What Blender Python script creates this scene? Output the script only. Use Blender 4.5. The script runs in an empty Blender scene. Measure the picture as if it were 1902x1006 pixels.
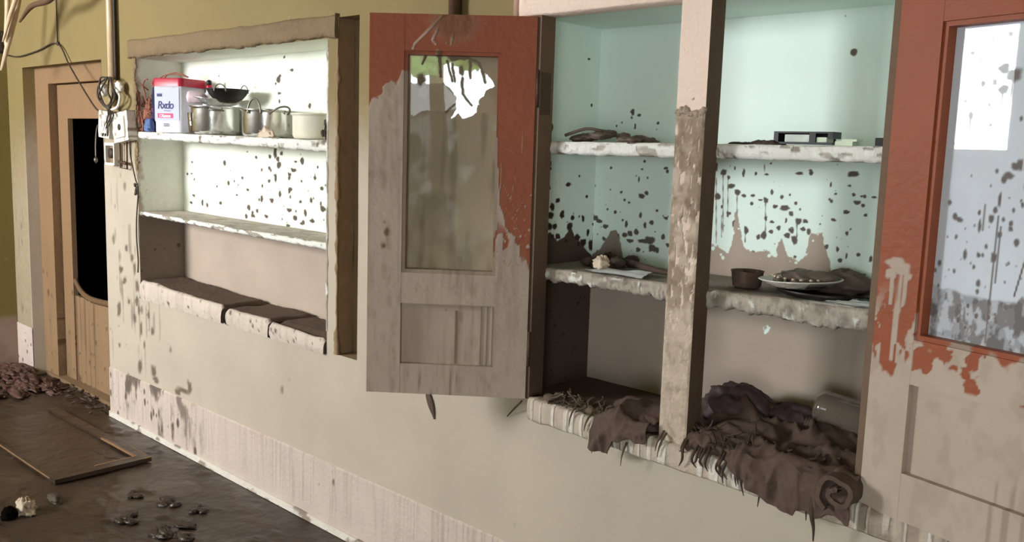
import bpy, math, random
import numpy as np
from mathutils import Vector

sc = bpy.context.scene
COL = sc.collection
RNG = random.Random(7)

# ---------------------------------------------------------------- camera, sky, daylight, exposure
cam_d = bpy.data.cameras.new('camera')
cam = bpy.data.objects.new('camera', cam_d)
COL.objects.link(cam)
cam_d.sensor_width = 36.0
cam_d.lens = 36.0 * 1666.81 / 1902.0
cam_d.clip_start = 0.05
from mathutils import Matrix
_r = Vector((0.72702741, 0.68590011, 0.03117997))
_u = Vector((-0.1149718, 0.07684392, 0.99039209))
_f = Vector((-0.67691405, 0.72362701, -0.13472681))
cam.matrix_world = Matrix(((_r.x, _u.x, -_f.x, 0.0), (_r.y, _u.y, -_f.y, -1.97519), (_r.z, _u.z, -_f.z, 1.5), (0, 0, 0, 1)))
sc.camera = cam

world = bpy.data.worlds.new('overcast_sky')
sc.world = world
world.use_nodes = True
bg = world.node_tree.nodes['Background']
bg.inputs[0].default_value = (0.88, 0.95, 1.0, 1)
bg.inputs[1].default_value = 24.0

YB = -4.2          # the wall behind the camera
CEIL = 2.9


def area(name, loc, rot, sx, sy, power, color, portal=False):
    d = bpy.data.lights.new(name, 'AREA')
    d.shape = 'RECTANGLE'
    d.size, d.size_y = sx, sy
    d.energy = power
    d.color = color
    if portal:
        d.cycles.is_portal = True
    o = bpy.data.objects.new(name, d)
    COL.objects.link(o)
    o.location = loc
    o.rotation_euler = rot
    return o


# daylight coming through the tall window on the left of the rear wall, and the open doorway behind the camera
area('window_daylight', (-5.20, YB - 0.10, 2.11), (math.radians(90), 0, 0), 1.5, 1.10, 500.0, (0.93, 0.97, 1.0))
area('doorway_portal', (0.95, YB - 0.06, 1.2), (math.radians(90), 0, 0), 1.9, 2.4, 1.0, (1, 1, 1), portal=True)

vs = sc.view_settings
vs.view_transform = 'Standard'
vs.look = 'None'
vs.gamma = 1.0
vs.use_curve_mapping = False
vs.exposure = -0.70


# ---------------------------------------------------------------- colour and noise helpers
def lin(r, g, b):
    def f(c):
        c /= 255.0
        return c / 12.92 if c <= 0.04045 else ((c + 0.055) / 1.055) ** 2.4
    return (f(r), f(g), f(b), 1.0)


def _hash(ix, iy, seed):
    h = (ix.astype(np.int64) * 374761393 + iy.astype(np.int64) * 668265263 + seed * 974634777) & 0xFFFFFFFF
    h = ((h ^ (h >> 13)) * 1274126177) & 0xFFFFFFFF
    h = (h ^ (h >> 16)) & 0xFFFFFFFF
    return h.astype(np.float64) / 4294967295.0


def vn(x, y, seed=0):
    x = np.asarray(x, float); y = np.asarray(y, float)
    x0 = np.floor(x); y0 = np.floor(y)
    fx = x - x0; fy = y - y0
    fx = fx * fx * (3 - 2 * fx); fy = fy * fy * (3 - 2 * fy)
    a = _hash(x0, y0, seed); b = _hash(x0 + 1, y0, seed)
    c = _hash(x0, y0 + 1, seed); d = _hash(x0 + 1, y0 + 1, seed)
    return (a * (1 - fx) + b * fx) * (1 - fy) + (c * (1 - fx) + d * fx) * fy


def fbm(x, y, seed=0, octs=4):
    s = 0.0; a = 0.5; t = 0.0
    for k in range(octs):
        s = s + a * vn(np.asarray(x) * 2 ** k, np.asarray(y) * 2 ** k, seed + k * 17)
        t += a; a *= 0.5
    return s / t


def ridge(x, y, seed=0):
    return 1 - np.abs(2 * vn(x, y, seed) - 1)


def sst(a, b, x):
    t = np.clip((np.asarray(x) - a) / (b - a), 0, 1)
    return t * t * (3 - 2 * t)


def spots(x, y, cell, seed, dens, rmin=0.12, rmax=0.42, soft=0.16, stretch=1.0):
    """random round-ish spatter; dens = chance of a drop in a cell (array or number)"""
    x = x + cell * 0.10 * (vn(x / cell * 3.1, y / cell * 3.1, seed + 5) - .5)
    y = y + cell * 0.10 * (vn(x / cell * 2.9 + 9, y / cell * 2.9, seed + 6) - .5)
    gx = x / cell; gy = y / (cell * stretch)
    ix = np.floor(gx); iy = np.floor(gy)
    out = np.zeros_like(gx)
    for dx in (-1, 0, 1):
        for dy in (-1, 0, 1):
            cx = ix + dx; cy = iy + dy
            px = cx + _hash(cx, cy, seed + 1); py = cy + _hash(cx, cy, seed + 2)
            r = rmin + (rmax - rmin) * _hash(cx, cy, seed + 3) ** 3
            on = _hash(cx, cy, seed + 4) < dens
            d = np.hypot(gx - px, gy - py)
            out = np.maximum(out, np.where(on, 1 - sst(r - soft, r + soft * .3, d), 0))
    return out


def splats(a, b, pts, sizes, ka, kb, wob=0.6, seed=3):
    """spatter marks at known places on a surface"""
    out = np.zeros_like(a)
    for k, ((pa, pb), (ra, rb)) in enumerate(zip(pts, sizes)):
        ra *= ka; rb *= kb
        R = 2.2 * max(ra, rb)
        m = (np.abs(a - pa) < R) & (np.abs(b - pb) < R)
        if not m.any():
            continue
        da = (a[m] - pa) / ra; db = (b[m] - pb) / rb
        ang = np.arctan2(db, da)
        rr = np.hypot(da, db) * (1 + .55 * wob * (vn(np.cos(ang) * 1.7 + 7 * k, np.sin(ang) * 1.7, seed) - .5) * 2 * .7)
        out[m] = np.maximum(out[m], 1 - sst(.6, 1.25, rr))
    return out


def strokes(a, b, segs, w):
    out = np.zeros_like(a)
    for (a0, b0, a1, b1) in segs:
        L2 = (a1 - a0) ** 2 + (b1 - b0) ** 2 + 1e-9
        t = np.clip(((a - a0) * (a1 - a0) + (b - b0) * (b1 - b0)) / L2, 0, 1)
        d = np.hypot(a - a0 - t * (a1 - a0), b - b0 - t * (b1 - b0))
        out = np.maximum(out, 1 - sst(w * .6, w * 1.2, d))
    return out


def inpoly(a, b, poly):
    n = len(poly); c = np.zeros(a.shape, bool)
    for i in range(n):
        x0, y0 = poly[i]; x1, y1 = poly[(i + 1) % n]
        if y0 == y1:
            continue
        hit = ((y0 > b) != (y1 > b)) & (a < (x1 - x0) * (b - y0) / (y1 - y0) + x0)
        c ^= hit
    return c


# ---------------------------------------------------------------- materials
MATS = {}


def muddy(name, paint, dry=(150, 135, 118), wet=(82, 72, 60), rough=.75, mud_rough=.8, bump=.25, nscale=40.0,
          var=.12, metal=0.0, spec=.3, grain=0.0):
    """paint under mud: the point attributes 'mud' (how much) and 'wet' (how dark) say where the mud lies"""
    m = bpy.data.materials.new(name)
    m.use_nodes = True
    nt = m.node_tree; N = nt.nodes; L = nt.links
    bs = N['Principled BSDF']
    am = N.new('ShaderNodeAttribute'); am.attribute_name = 'mud'
    aw = N.new('ShaderNodeAttribute'); aw.attribute_name = 'wet'
    tc = N.new('ShaderNodeTexCoord')
    ns = N.new('ShaderNodeTexNoise'); ns.inputs['Scale'].default_value = nscale; ns.inputs['Detail'].default_value = 6
    L.new(tc.outputs['Object'], ns.inputs['Vector'])
    n2 = N.new('ShaderNodeTexNoise'); n2.inputs['Scale'].default_value = nscale * .12; n2.inputs['Detail'].default_value = 3
    L.new(tc.outputs['Object'], n2.inputs['Vector'])

    def varied(col, amt, node):
        mx = N.new('ShaderNodeMix'); mx.data_type = 'RGBA'
        c = lin(*col)
        mx.inputs['A'].default_value = tuple(v * (1 - amt) for v in c[:3]) + (1,)
        mx.inputs['B'].default_value = tuple(min(1, v * (1 + amt)) for v in c[:3]) + (1,)
        L.new(node.outputs['Fac'], mx.inputs['Factor'])
        return mx.outputs['Result']
    # sharpen the mud border with a little noise
    ad = N.new('ShaderNodeMath'); ad.operation = 'MULTIPLY_ADD'
    L.new(ns.outputs['Fac'], ad.inputs[0]); ad.inputs[1].default_value = .24
    sb = N.new('ShaderNodeMath'); sb.operation = 'SUBTRACT'; sb.inputs[1].default_value = .12
    L.new(am.outputs['Fac'], sb.inputs[0]); L.new(sb.outputs[0], ad.inputs[2])
    cl = N.new('ShaderNodeMapRange'); cl.interpolation_type = 'SMOOTHSTEP'
    cl.inputs['From Min'].default_value = .08; cl.inputs['From Max'].default_value = .92
    L.new(ad.outputs[0], cl.inputs['Value'])
    mud = N.new('ShaderNodeMix'); mud.data_type = 'RGBA'
    L.new(aw.outputs['Fac'], mud.inputs['Factor'])
    L.new(varied(dry, .15, n2), mud.inputs['A']); L.new(varied(wet, .2, ns), mud.inputs['B'])
    mix = N.new('ShaderNodeMix'); mix.data_type = 'RGBA'
    L.new(cl.outputs[0], mix.inputs['Factor'])
    L.new(varied(paint, var, n2), mix.inputs['A']); L.new(mud.outputs['Result'], mix.inputs['B'])
    L.new(mix.outputs['Result'], bs.inputs['Base Color'])
    rm = N.new('ShaderNodeMapRange'); rm.inputs['To Min'].default_value = rough; rm.inputs['To Max'].default_value = mud_rough
    L.new(cl.outputs[0], rm.inputs['Value']); L.new(rm.outputs[0], bs.inputs['Roughness'])
    bs.inputs['Specular IOR Level'].default_value = spec
    if metal:
        mm = N.new('ShaderNodeMapRange'); mm.inputs['To Min'].default_value = metal; mm.inputs['To Max'].default_value = 0
        L.new(cl.outputs[0], mm.inputs['Value']); L.new(mm.outputs[0], bs.inputs['Metallic'])
    bp = N.new('ShaderNodeBump'); bp.inputs['Strength'].default_value = min(1, bump * 1.7); bp.inputs['Distance'].default_value = .006
    hb = N.new('ShaderNodeMath'); hb.operation = 'MULTIPLY_ADD'
    L.new(cl.outputs[0], hb.inputs[0]); hb.inputs[1].default_value = .8; L.new(ns.outputs['Fac'], hb.inputs[2])
    L.new(hb.outputs[0], bp.inputs['Height']); L.new(bp.outputs[0], bs.inputs['Normal'])
    MATS[name] = m
    return m


def simple(name, col, rough=.6, metal=0.0, spec=.4, nscale=30.0, var=.15, bump=.1, stretch=None, alpha=None, trans=0.0):
    m = bpy.data.materials.new(name)
    m.use_nodes = True
    nt = m.node_tree; N = nt.nodes; L = nt.links
    bs = N['Principled BSDF']
    tc = N.new('ShaderNodeTexCoord'); mp = N.new('ShaderNodeMapping')
    if stretch:
        mp.inputs['Scale'].default_value = stretch
    L.new(tc.outputs['Object'], mp.inputs['Vector'])
    ns = N.new('ShaderNodeTexNoise'); ns.inputs['Scale'].default_value = nscale; ns.inputs['Detail'].default_value = 5
    L.new(mp.outputs[0], ns.inputs['Vector'])
    mx = N.new('ShaderNodeMix'); mx.data_type = 'RGBA'
    c = lin(*col)
    mx.inputs['A'].default_value = tuple(v * (1 - var * 1.6) for v in c[:3]) + (1,)
    mx.inputs['B'].default_value = tuple(min(1, v * (1 + var * 1.6)) for v in c[:3]) + (1,)
    L.new(ns.outputs['Fac'], mx.inputs['Factor']); L.new(mx.outputs['Result'], bs.inputs['Base Color'])
    bs.inputs['Roughness'].default_value = rough
    bs.inputs['Metallic'].default_value = metal
    bs.inputs['Specular IOR Level'].default_value = spec
    if trans:
        bs.inputs['Transmission Weight'].default_value = trans
    if bump:
        bp = N.new('ShaderNodeBump'); bp.inputs['Strength'].default_value = bump; bp.inputs['Distance'].default_value = .003
        L.new(ns.outputs['Fac'], bp.inputs['Height']); L.new(bp.outputs[0], bs.inputs['Normal'])
    MATS[name] = m
    return m


def glass_mat(name, film, dark, ior=1.75, tint=(.9, .95, .97)):
    """window glass with dried silt or painted brightness on it: 'mud' = how thick the film is, 'wet' = how dark"""
    m = bpy.data.materials.new(name)
    m.use_nodes = True
    nt = m.node_tree; N = nt.nodes; L = nt.links
    for n in list(N):
        if n.type == 'BSDF_PRINCIPLED':
            N.remove(n)
    out = [n for n in N if n.type == 'OUTPUT_MATERIAL'][0]
    am = N.new('ShaderNodeAttribute'); am.attribute_name = 'mud'
    aw = N.new('ShaderNodeAttribute'); aw.attribute_name = 'wet'
    tr = N.new('ShaderNodeBsdfTransparent'); tr.inputs[0].default_value = tint + (1,)
    gl = N.new('ShaderNodeBsdfGlossy'); gl.inputs['Roughness'].default_value = .015
    fr = N.new('ShaderNodeFresnel'); fr.inputs['IOR'].default_value = ior
    mg = N.new('ShaderNodeMixShader')
    L.new(fr.outputs[0], mg.inputs[0]); L.new(tr.outputs[0], mg.inputs[1]); L.new(gl.outputs[0], mg.inputs[2])
    df = N.new('ShaderNodeBsdfDiffuse')
    mx = N.new('ShaderNodeMix'); mx.data_type = 'RGBA'
    mx.inputs['A'].default_value = lin(*film); mx.inputs['B'].default_value = lin(*dark)
    L.new(aw.outputs['Fac'], mx.inputs['Factor']); L.new(mx.outputs['Result'], df.inputs[0])
    ms = N.new('ShaderNodeMixShader')
    L.new(am.outputs['Fac'], ms.inputs[0]); L.new(mg.outputs[0], ms.inputs[1]); L.new(df.outputs[0], ms.inputs[2])
    L.new(ms.outputs[0], out.inputs['Surface'])
    MATS[name] = m
    return m


DRY = (172, 158, 142)
muddy('wall_plaster', (128, 110, 70), dry=(179, 166, 149), wet=(104, 92, 76), bump=.2, nscale=26, var=.12)
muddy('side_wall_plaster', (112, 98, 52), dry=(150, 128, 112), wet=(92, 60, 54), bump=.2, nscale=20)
muddy('skirting_paint', (194, 177, 166), dry=(168, 152, 138), wet=(92, 78, 70), bump=.3, nscale=60)
muddy('niche_paint', (236, 238, 224), dry=(178, 160, 144), wet=(88, 80, 68), bump=.15)
muddy('lintel_plaster', (130, 108, 78), dry=(120, 100, 74), wet=(112, 94, 70), bump=.7, nscale=50)
muddy('mint_paint', (228, 243, 233), dry=(172, 155, 141), wet=(92, 88, 78), bump=.12, rough=.5, var=.06)
muddy('mint_darkened_paint', (228, 243, 233), dry=(150, 132, 116), wet=(56, 40, 31), bump=.15, rough=.5, var=.06)  # mint_paint again with darker mud, shade of the side wall put into colour
muddy('shelf_plaster', (226, 224, 216), dry=(176, 164, 150), wet=(92, 84, 72), bump=.8, nscale=70)
muddy('frame_paint', (232, 208, 192), dry=(188, 170, 152), wet=(132, 112, 94), bump=.5, nscale=60, var=.08)
muddy('jamb_wood', (96, 70, 54), dry=(140, 118, 96), wet=(70, 50, 40), bump=.3)
muddy('door_paint', (142, 76, 50), dry=(174, 157, 143), wet=(108, 84, 64), rough=.5, bump=.25, nscale=45, spec=.2)
muddy('sill_plaster', (216, 206, 194), dry=(184, 168, 152), wet=(104, 88, 74), bump=.6, nscale=60)
muddy('wet_floor', (54, 40, 30), dry=(62, 48, 37), wet=(44, 30, 22), rough=.42, mud_rough=.32, bump=.6, nscale=18, spec=.5)
muddy('old_wood', (134, 104, 74), dry=(142, 118, 90), wet=(96, 70, 46), bump=.3, nscale=30)
muddy('aluminium', (236, 236, 234), dry=(150, 142, 130), wet=(70, 66, 58), rough=.22, metal=1.0, bump=.06, spec=.5)
muddy('crockery', (226, 220, 208), dry=(126, 104, 88), wet=(64, 46, 40), rough=.3, bump=.5, nscale=60)
simple('mud_cake', (96, 78, 64), rough=.75, nscale=40, bump=.6)
simple('damp_mud', (98, 82, 70), rough=.6, nscale=40, bump=.8)
simple('groove_mud', (138, 114, 86), rough=.9, nscale=25, bump=.5)
simple('white_plastic', (214, 212, 220), rough=.35, nscale=8, var=.03, bump=0)
simple('lilac_label', (170, 172, 214), rough=.5, var=.03, bump=0)
simple('red_plastic', (176, 28, 58), rough=.35, var=.06, bump=0)
simple('navy_ink', (36, 34, 84), rough=.6, var=.05, bump=0)
simple('red_ink', (200, 60, 100), rough=.6, var=.05, bump=0)
simple('white_ink', (236, 226, 236), rough=.6, var=.02, bump=0)
simple('pink_plastic', (232, 206, 214), rough=.5, var=.08)
simple('black_iron', (34, 28, 26), rough=.45, metal=.4, bump=.1)
simple('grey_wire', (120, 116, 106), rough=.4, metal=.8, bump=0)
simple('cream_enamel', (222, 216, 196), rough=.4, var=.06)
simple('rust_string', (142, 88, 70), rough=.7, var=.3)
simple('navy_cloth', (34, 30, 66), rough=.8)
simple('blue_cloth', (88, 110, 160), rough=.8)
simple('dark_clump', (70, 58, 46), rough=.8, var=.4, bump=.6)
simple('beige_paper', (206, 186, 164), rough=.8, bump=.3)
simple('pale_paper', (214, 216, 212), rough=.7, bump=.2)
simple('black_plastic', (30, 30, 30), rough=.4, bump=0)
simple('grey_tile', (196, 204, 192), rough=.4)
simple('pale_plastic', (200, 212, 188), rough=.5)
simple('muddy_cloth', (84, 66, 56), rough=.85, nscale=70, bump=.5, var=.25)
simple('purple_cloth', (72, 54, 56), rough=.6, nscale=50, bump=.4, var=.3)
simple('rubbish', (84, 58, 50), rough=.55, nscale=14, var=.45, bump=.6)
simple('straw', (92, 76, 62), rough=.85, var=.3)
simple('dark_straw', (70, 54, 44), rough=.85, var=.3)
simple('conduit', (196, 170, 138), rough=.3, nscale=12, var=.25)
muddy('switch_plastic', (226, 220, 208), dry=(168, 150, 128), wet=(110, 92, 74), rough=.5, bump=.5, nscale=70)
simple('dark_wire', (58, 46, 36), rough=.6)
simple('brown_cord', (88, 62, 44), rough=.6)
simple('pale_strip', (196, 172, 140), rough=.55, var=.2)
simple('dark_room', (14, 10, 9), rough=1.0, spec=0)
simple('ceiling_paint', (196, 186, 160), rough=.9)
simple('garden_green', (112, 150, 72), rough=.7, var=.4)
simple('bark', (84, 64, 46), rough=.9)
simple('ground_concrete', (170, 166, 158), rough=.9)
simple('rusty_iron', (84, 62, 46), rough=.6, metal=.4, bump=.4)
simple('pale_scrap', (176, 158, 136), rough=.7, bump=.5)
glass_mat('muddy_glass', (166, 152, 130), (78, 68, 50))
glass_mat('lit_silt_glass', (236, 242, 252), (112, 104, 102))  # pale colour stands for wall light through the right pane, dark one for mud
glass_mat('jar_glass', (128, 114, 100), (80, 68, 58), ior=1.5)
muddy('slab_mud', (196, 180, 166), dry=(196, 181, 167), wet=(80, 63, 51), bump=.4, nscale=50)


# ---------------------------------------------------------------- mesh building
class MB:
    def __init__(self):
        self.v = []; self.f = []; self.mud = []; self.wet = []; self.n = 0

    def add(self, V, F, fn=None, P=None):
        V = np.asarray(V, float)
        if fn is None:
            m = np.zeros(len(V)); w = np.zeros(len(V))
        elif isinstance(fn, tuple):
            m = np.full(len(V), fn[0]); w = np.full(len(V), fn[1])
        else:
            m, w = fn(V if P is None else P)
        self.v.append(V); self.mud.append(np.clip(m, 0, 1)); self.wet.append(np.clip(w, 0, 1))
        F = np.asarray(F, int)
        self.f.append(F + self.n)
        self.n += len(V)

    def grid(self, o, du, dv, nu, nv, fn=None, disp=None, keep=None, us=None, vsamp=None):
        o = np.array(o, float); du = np.array(du, float); dv = np.array(dv, float)
        a = np.linspace(0, 1, nu + 1) if us is None else us
        b = np.linspace(0, 1, nv + 1) if vsamp is None else vsamp
        nu, nv = len(a) - 1, len(b) - 1
        A, B = np.meshgrid(a, b, indexing='ij')
        P = o + A[..., None] * du + B[..., None] * dv
        P = P.reshape(-1, 3)
        n = np.cross(du, dv); n /= np.linalg.norm(n)
        P2 = P + n * disp(P)[:, None] if disp else P
        idx = np.arange((nu + 1) * (nv + 1)).reshape(nu + 1, nv + 1)
        Q = np.stack([idx[:-1, :-1], idx[1:, :-1], idx[1:, 1:], idx[:-1, 1:]], -1).reshape(-1, 4)
        if keep is not None:
            c = P[Q].mean(1)
            Q = Q[keep(c)]
        self.add(P2, Q, fn, P)

    def box(self, x0, x1, y0, y1, z0, z1, res=None, fn=None, disp=None, faces='xXyYzZ'):
        r = res or 9.0
        nx = max(1, int(round((x1 - x0) / r))); ny = max(1, int(round((y1 - y0) / r))); nz = max(1, int(round((z1 - z0) / r)))
        dx, dy, dz = x1 - x0, y1 - y0, z1 - z0
        if 'y' in faces: self.grid((x0, y0, z0), (dx, 0, 0), (0, 0, dz), nx, nz, fn, disp)
        if 'Y' in faces: self.grid((x1, y1, z0), (-dx, 0, 0), (0, 0, dz), nx, nz, fn)
        if 'x' in faces: self.grid((x0, y1, z0), (0, -dy, 0), (0, 0, dz), ny, nz, fn)
        if 'X' in faces: self.grid((x1, y0, z0), (0, dy, 0), (0, 0, dz), ny, nz, fn)
        if 'Z' in faces: self.grid((x0, y0, z1), (dx, 0, 0), (0, dy, 0), nx, ny, fn)
        if 'z' in faces: self.grid((x0, y1, z0), (dx, 0, 0), (0, -dy, 0), nx, ny, fn)

    def surf(self, P, fn=None, closeu=False, closev=False):
        """P: (nu, nv, 3) points"""
        nu, nv = P.shape[:2]
        idx = np.arange(nu * nv).reshape(nu, nv)
        iu = np.concatenate([idx, idx[:1]], 0) if closeu else idx
        iv = np.concatenate([iu, iu[:, :1]], 1) if closev else iu
        Q = np.stack([iv[:-1, :-1], iv[1:, :-1], iv[1:, 1:], iv[:-1, 1:]], -1).reshape(-1, 4)
        self.add(P.reshape(-1, 3), Q, fn)

    def tube(self, pts, r, seg=8, smooth=4, fn=None, caps=True):
        p = np.array(pts, float)
        if smooth > 1 and len(p) > 2:
            q = np.concatenate([[2 * p[0] - p[1]], p, [2 * p[-1] - p[-2]]])
            o = []
            for i in range(1, len(q) - 2):
                for t in np.linspace(0, 1, smooth, endpoint=False):
                    a, b, c, d = q[i - 1], q[i], q[i + 1], q[i + 2]
                    o.append(.5 * ((2 * b) + (c - a) * t + (2 * a - 5 * b + 4 * c - d) * t * t + (3 * b - a - 3 * c + d) * t ** 3))
            o.append(p[-1]); p = np.array(o)
        n = len(p)
        rr = np.full(n, r) if np.isscalar(r) else np.interp(np.linspace(0, 1, n), np.linspace(0, 1, len(r)), r)
        T = np.gradient(p, axis=0); T /= np.linalg.norm(T, axis=1)[:, None] + 1e-12
        ref = np.array([0, 0, 1.0]) if abs(T[0][2]) < .9 else np.array([1.0, 0, 0])
        U = np.cross(T[0], ref); U /= np.linalg.norm(U)
        P = np.zeros((n, seg, 3))
        for i in range(n):
            U = U - T[i] * (U @ T[i]); U /= np.linalg.norm(U) + 1e-12
            W = np.cross(T[i], U)
            for k in range(seg):
                a = 2 * math.pi * k / seg
                P[i, k] = p[i] + rr[i] * (math.cos(a) * U + math.sin(a) * W)
        if caps:
            P = np.concatenate([np.repeat(p[:1], seg, 0)[None], P, np.repeat(p[-1:], seg, 0)[None]])
        self.surf(P, fn, closev=True)

    def lathe(self, prof, c=(0, 0, 0), seg=40, fn=None, tilt=None, sx=1.0, sy=1.0, wob=0.0):
        P = np.zeros((len(prof), seg, 3))
        for i, (r, z) in enumerate(prof):
            for k in range(seg):
                a = 2 * math.pi * k / seg
                w = 1 + wob * math.sin(3 * a + 1)
                P[i, k] = (r * sx * w * math.cos(a), r * sy * w * math.sin(a), z)
        if tilt is not None:
            M = np.array(tilt.to_3x3())
            P = P @ M.T
        P = P + np.array(c)
        self.surf(P, fn, closev=True)

    def blob(self, c, r, amp=.3, freq=3.0, seed=0, nu=26, nv=36, zmin=None, fn=None, fold=0.0):
        th = np.linspace(0, math.pi, nu); ph = np.linspace(0, 2 * math.pi, nv, endpoint=False)
        T, F = np.meshgrid(th, ph, indexing='ij')
        d = np.stack([np.sin(T) * np.cos(F), np.sin(T) * np.sin(F), np.cos(T)], -1)
        n1 = fbm(d[..., 0] * freq + 3 * d[..., 2] + seed, d[..., 1] * freq - 2 * d[..., 2], seed, 3)
        k = 1 + amp * (n1 - .5) * 2
        if fold:
            k = k + fold * (ridge(d[..., 0] * freq * 1.6 + d[..., 2] * 2, d[..., 1] * freq * 1.6, seed + 9) - .5)
        P = np.array(c) + d * k[..., None] * np.array(r)
        if zmin is not None:
            P[..., 2] = np.maximum(P[..., 2], zmin + .0003)
        self.surf(P, fn, closev=True)

    def build(self, name, mat, parent=None, smooth=True, xf=None):
        V = np.concatenate(self.v); F = np.concatenate(self.f)
        me = bpy.data.meshes.new(name)
        me.vertices.add(len(V)); me.vertices.foreach_set('co', V.astype(np.float32).ravel())
        me.loops.add(F.size); me.loops.foreach_set('vertex_index', F.astype(np.int32).ravel())
        me.polygons.add(len(F))
        me.polygons.foreach_set('loop_start', np.arange(0, F.size, 4, dtype=np.int32))
        me.polygons.foreach_set('use_smooth', np.full(len(F), smooth))
        me.update(calc_edges=True)
        for nm, arr in (('mud', self.mud), ('wet', self.wet)):
            a = me.attributes.new(nm, 'FLOAT', 'POINT')
            a.data.foreach_set('value', np.concatenate(arr).astype(np.float32))
        me.materials.append(MATS[mat])
        o = bpy.data.objects.new(name, me)
        COL.objects.link(o)
        if parent is not None:
            o.parent = parent
        return o


def thing(name, label, cat, loc=(0, 0, 0), rz=0.0, group=None):
    o = bpy.data.objects.new(name, None)
    o.empty_display_size = .05
    COL.objects.link(o)
    o.location = loc; o.rotation_euler = (0, 0, rz)
    o['label'] = label; o['category'] = cat
    if group: o['group'] = group
    return o


def tag(o, label, cat, group=None, kind=None):
    o['label'] = label; o['category'] = cat
    if group: o['group'] = group
    if kind: o['kind'] = kind
    return o


def struct(o, label=None, cat=None):
    o['kind'] = 'structure'
    if label: o['label'] = label
    if cat: o['category'] = cat
    return o


def centred(o):
    """put the origin of a mesh thing at its base centre"""
    me = o.data
    n = len(me.vertices); a = np.zeros(n * 3, np.float32)
    me.vertices.foreach_get('co', a); a = a.reshape(-1, 3)
    c = (a.min(0) + a.max(0)) / 2; c[2] = a[:, 2].min()
    me.vertices.foreach_set('co', (a - c).ravel()); me.update()
    o.location = [float(v) for v in c]
    return o


# ================================================================ THE SETTING
# levels and extents measured on the place (metres)
NX0, NX1, NZ0, NZ1, ND = -4.396, -2.806, .700, 1.877, .235         # shelf niche
GX0, GX1, GZ0, GZ1 = -2.742, -2.615, .711, 1.948                    # chase beside the niche
CX0, CX1, CZ0, CZ1, CD = -1.790, -.700, .762, 1.880, .316           # cupboard recess
DX0, DX1, DZ1 = -5.925, -4.790, 1.890                               # doorway recess
WL = -6.19

SPW = [(-4.651, .616), (-4.533, .661), (-4.659, .586), (-4.445, .674), (-4.422, .635), (-4.474, .586), (-4.315, .624), (-4.277, .548), (-4.403, .541), (-4.426, .342), (-4.276, .343), (-4.248, .307), (-3.968, .311), (-3.904, .338), (-4.023, .292), (-4.618, .819), (-4.577, .768), (-4.591, .752), (-4.664, .413), (-4.488, .889), (-4.547, .938), (-4.46, .837), (-4.434, .758), (-4.371, .464)]
SPWS = [(4, 12), (3, 6), (4, 8), (4, 10), (3, 12), (4, 10), (3, 9), (3, 9), (3, 14), (5, 14), (5, 14), (6, 8), (14, 4), (4, 12), (6, 4), (5, 8), (4, 7), (3, 3), (3, 4), (3, 8), (3, 8), (3, 12), (4, 12), (2, 8)]


def wall_fn(P):
    x, z = P[:, 0], P[:, 2]
    film = sst(1.95, 1.05, z + .35 * (fbm(x * 1.3, z * 1.6, 4) - .5)) * .97
    film = np.where(x < DX0, film * .45, film)
    film = np.maximum(film, .35 * sst(.55, .75, fbm(x * 3, z * 4, 8)) * sst(2.2, 1.7, z))
    near = sst(-3.9, -4.4, x) * sst(.2, .5, z) * sst(1.5, .9, z)
    sp = splats(x, z, SPW, SPWS, .0052, .0026, .9)
    sp = np.maximum(sp, spots(x, z, .05, 31, .16 * near + .012, stretch=1.6) * .8)
    dr = sst(.68, .80, vn(x * 55, z * 5, 12)) * near * sst(.45, .62, fbm(x * 9, z * 5, 41)) * .6
    sp = np.maximum(sp, dr)
    chip = sst(.66, .74, fbm(x * 16, z * 22, 77)) * near
    mud = np.maximum(film, sp)
    return mud, np.clip(sp + .18 * sst(.5, .8, fbm(x * 2, z * 2, 3)), 0, 1) * sst(.05, .2, sp + .001) + 0.0 * chip


def axis(a0, a1, step, breaks):
    pts = sorted(set([a0, a1] + [b for b in breaks if a0 < b < a1]))
    out = []
    for p, q in zip(pts[:-1], pts[1:]):
        n = max(1, int(math.ceil((q - p) / step)))
        out += list(np.linspace(p, q, n, endpoint=False))
    out.append(pts[-1])
    return np.array(out)


WX1 = 1.6
xs = axis(WL, WX1, .011, [NX0, NX1, GX0, GX1, CX0, CX1, DX0, DX1])
zs = axis(0, CEIL, .011, [NZ0, NZ1, GZ0, GZ1, CZ0, CZ1, DZ1])


def wall_keep(c):
    x, z = c[:, 0], c[:, 2]
    hole = (x > NX0) & (x < NX1) & (z > NZ0) & (z < NZ1)
    hole |= (x > GX0) & (x < GX1) & (z > GZ0) & (z < GZ1)
    hole |= (x > CX0) & (x < CX1) & (z > CZ0) & (z < CZ1)
    hole |= (x > DX0) & (x < DX1) & (z < DZ1)
    return ~hole


wb = MB()
W = WX1 - WL
wb.grid((WL, 0, 0), (W, 0, 0), (0, 0, CEIL), 1, 1, wall_fn, lambda P: .004 * (fbm(P[:, 0] * 1.7, P[:, 2] * 1.7, 55, 3) - .5) * np.where((P[:, 2] > .04), 1, 0),
        wall_keep, (xs - WL) / W, zs / CEIL)
# jambs of the doorway recess
wb.grid((DX1, 0, 0), (0, .14, 0), (0, 0, DZ1), 6, 60, wall_fn)
wb.grid((DX0, .14, 0), (0, -.14, 0), (0, 0, DZ1), 8, 120, wall_fn)
wb.grid((DX0, .14, DZ1), (DX1 - DX0, 0, 0), (0, -.14, 0), 30, 4, wall_fn)
struct(wb.build('wall_back', 'wall_plaster'), 'long muddy olive wall with the niche, cupboard and doorway', 'wall')

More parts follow.
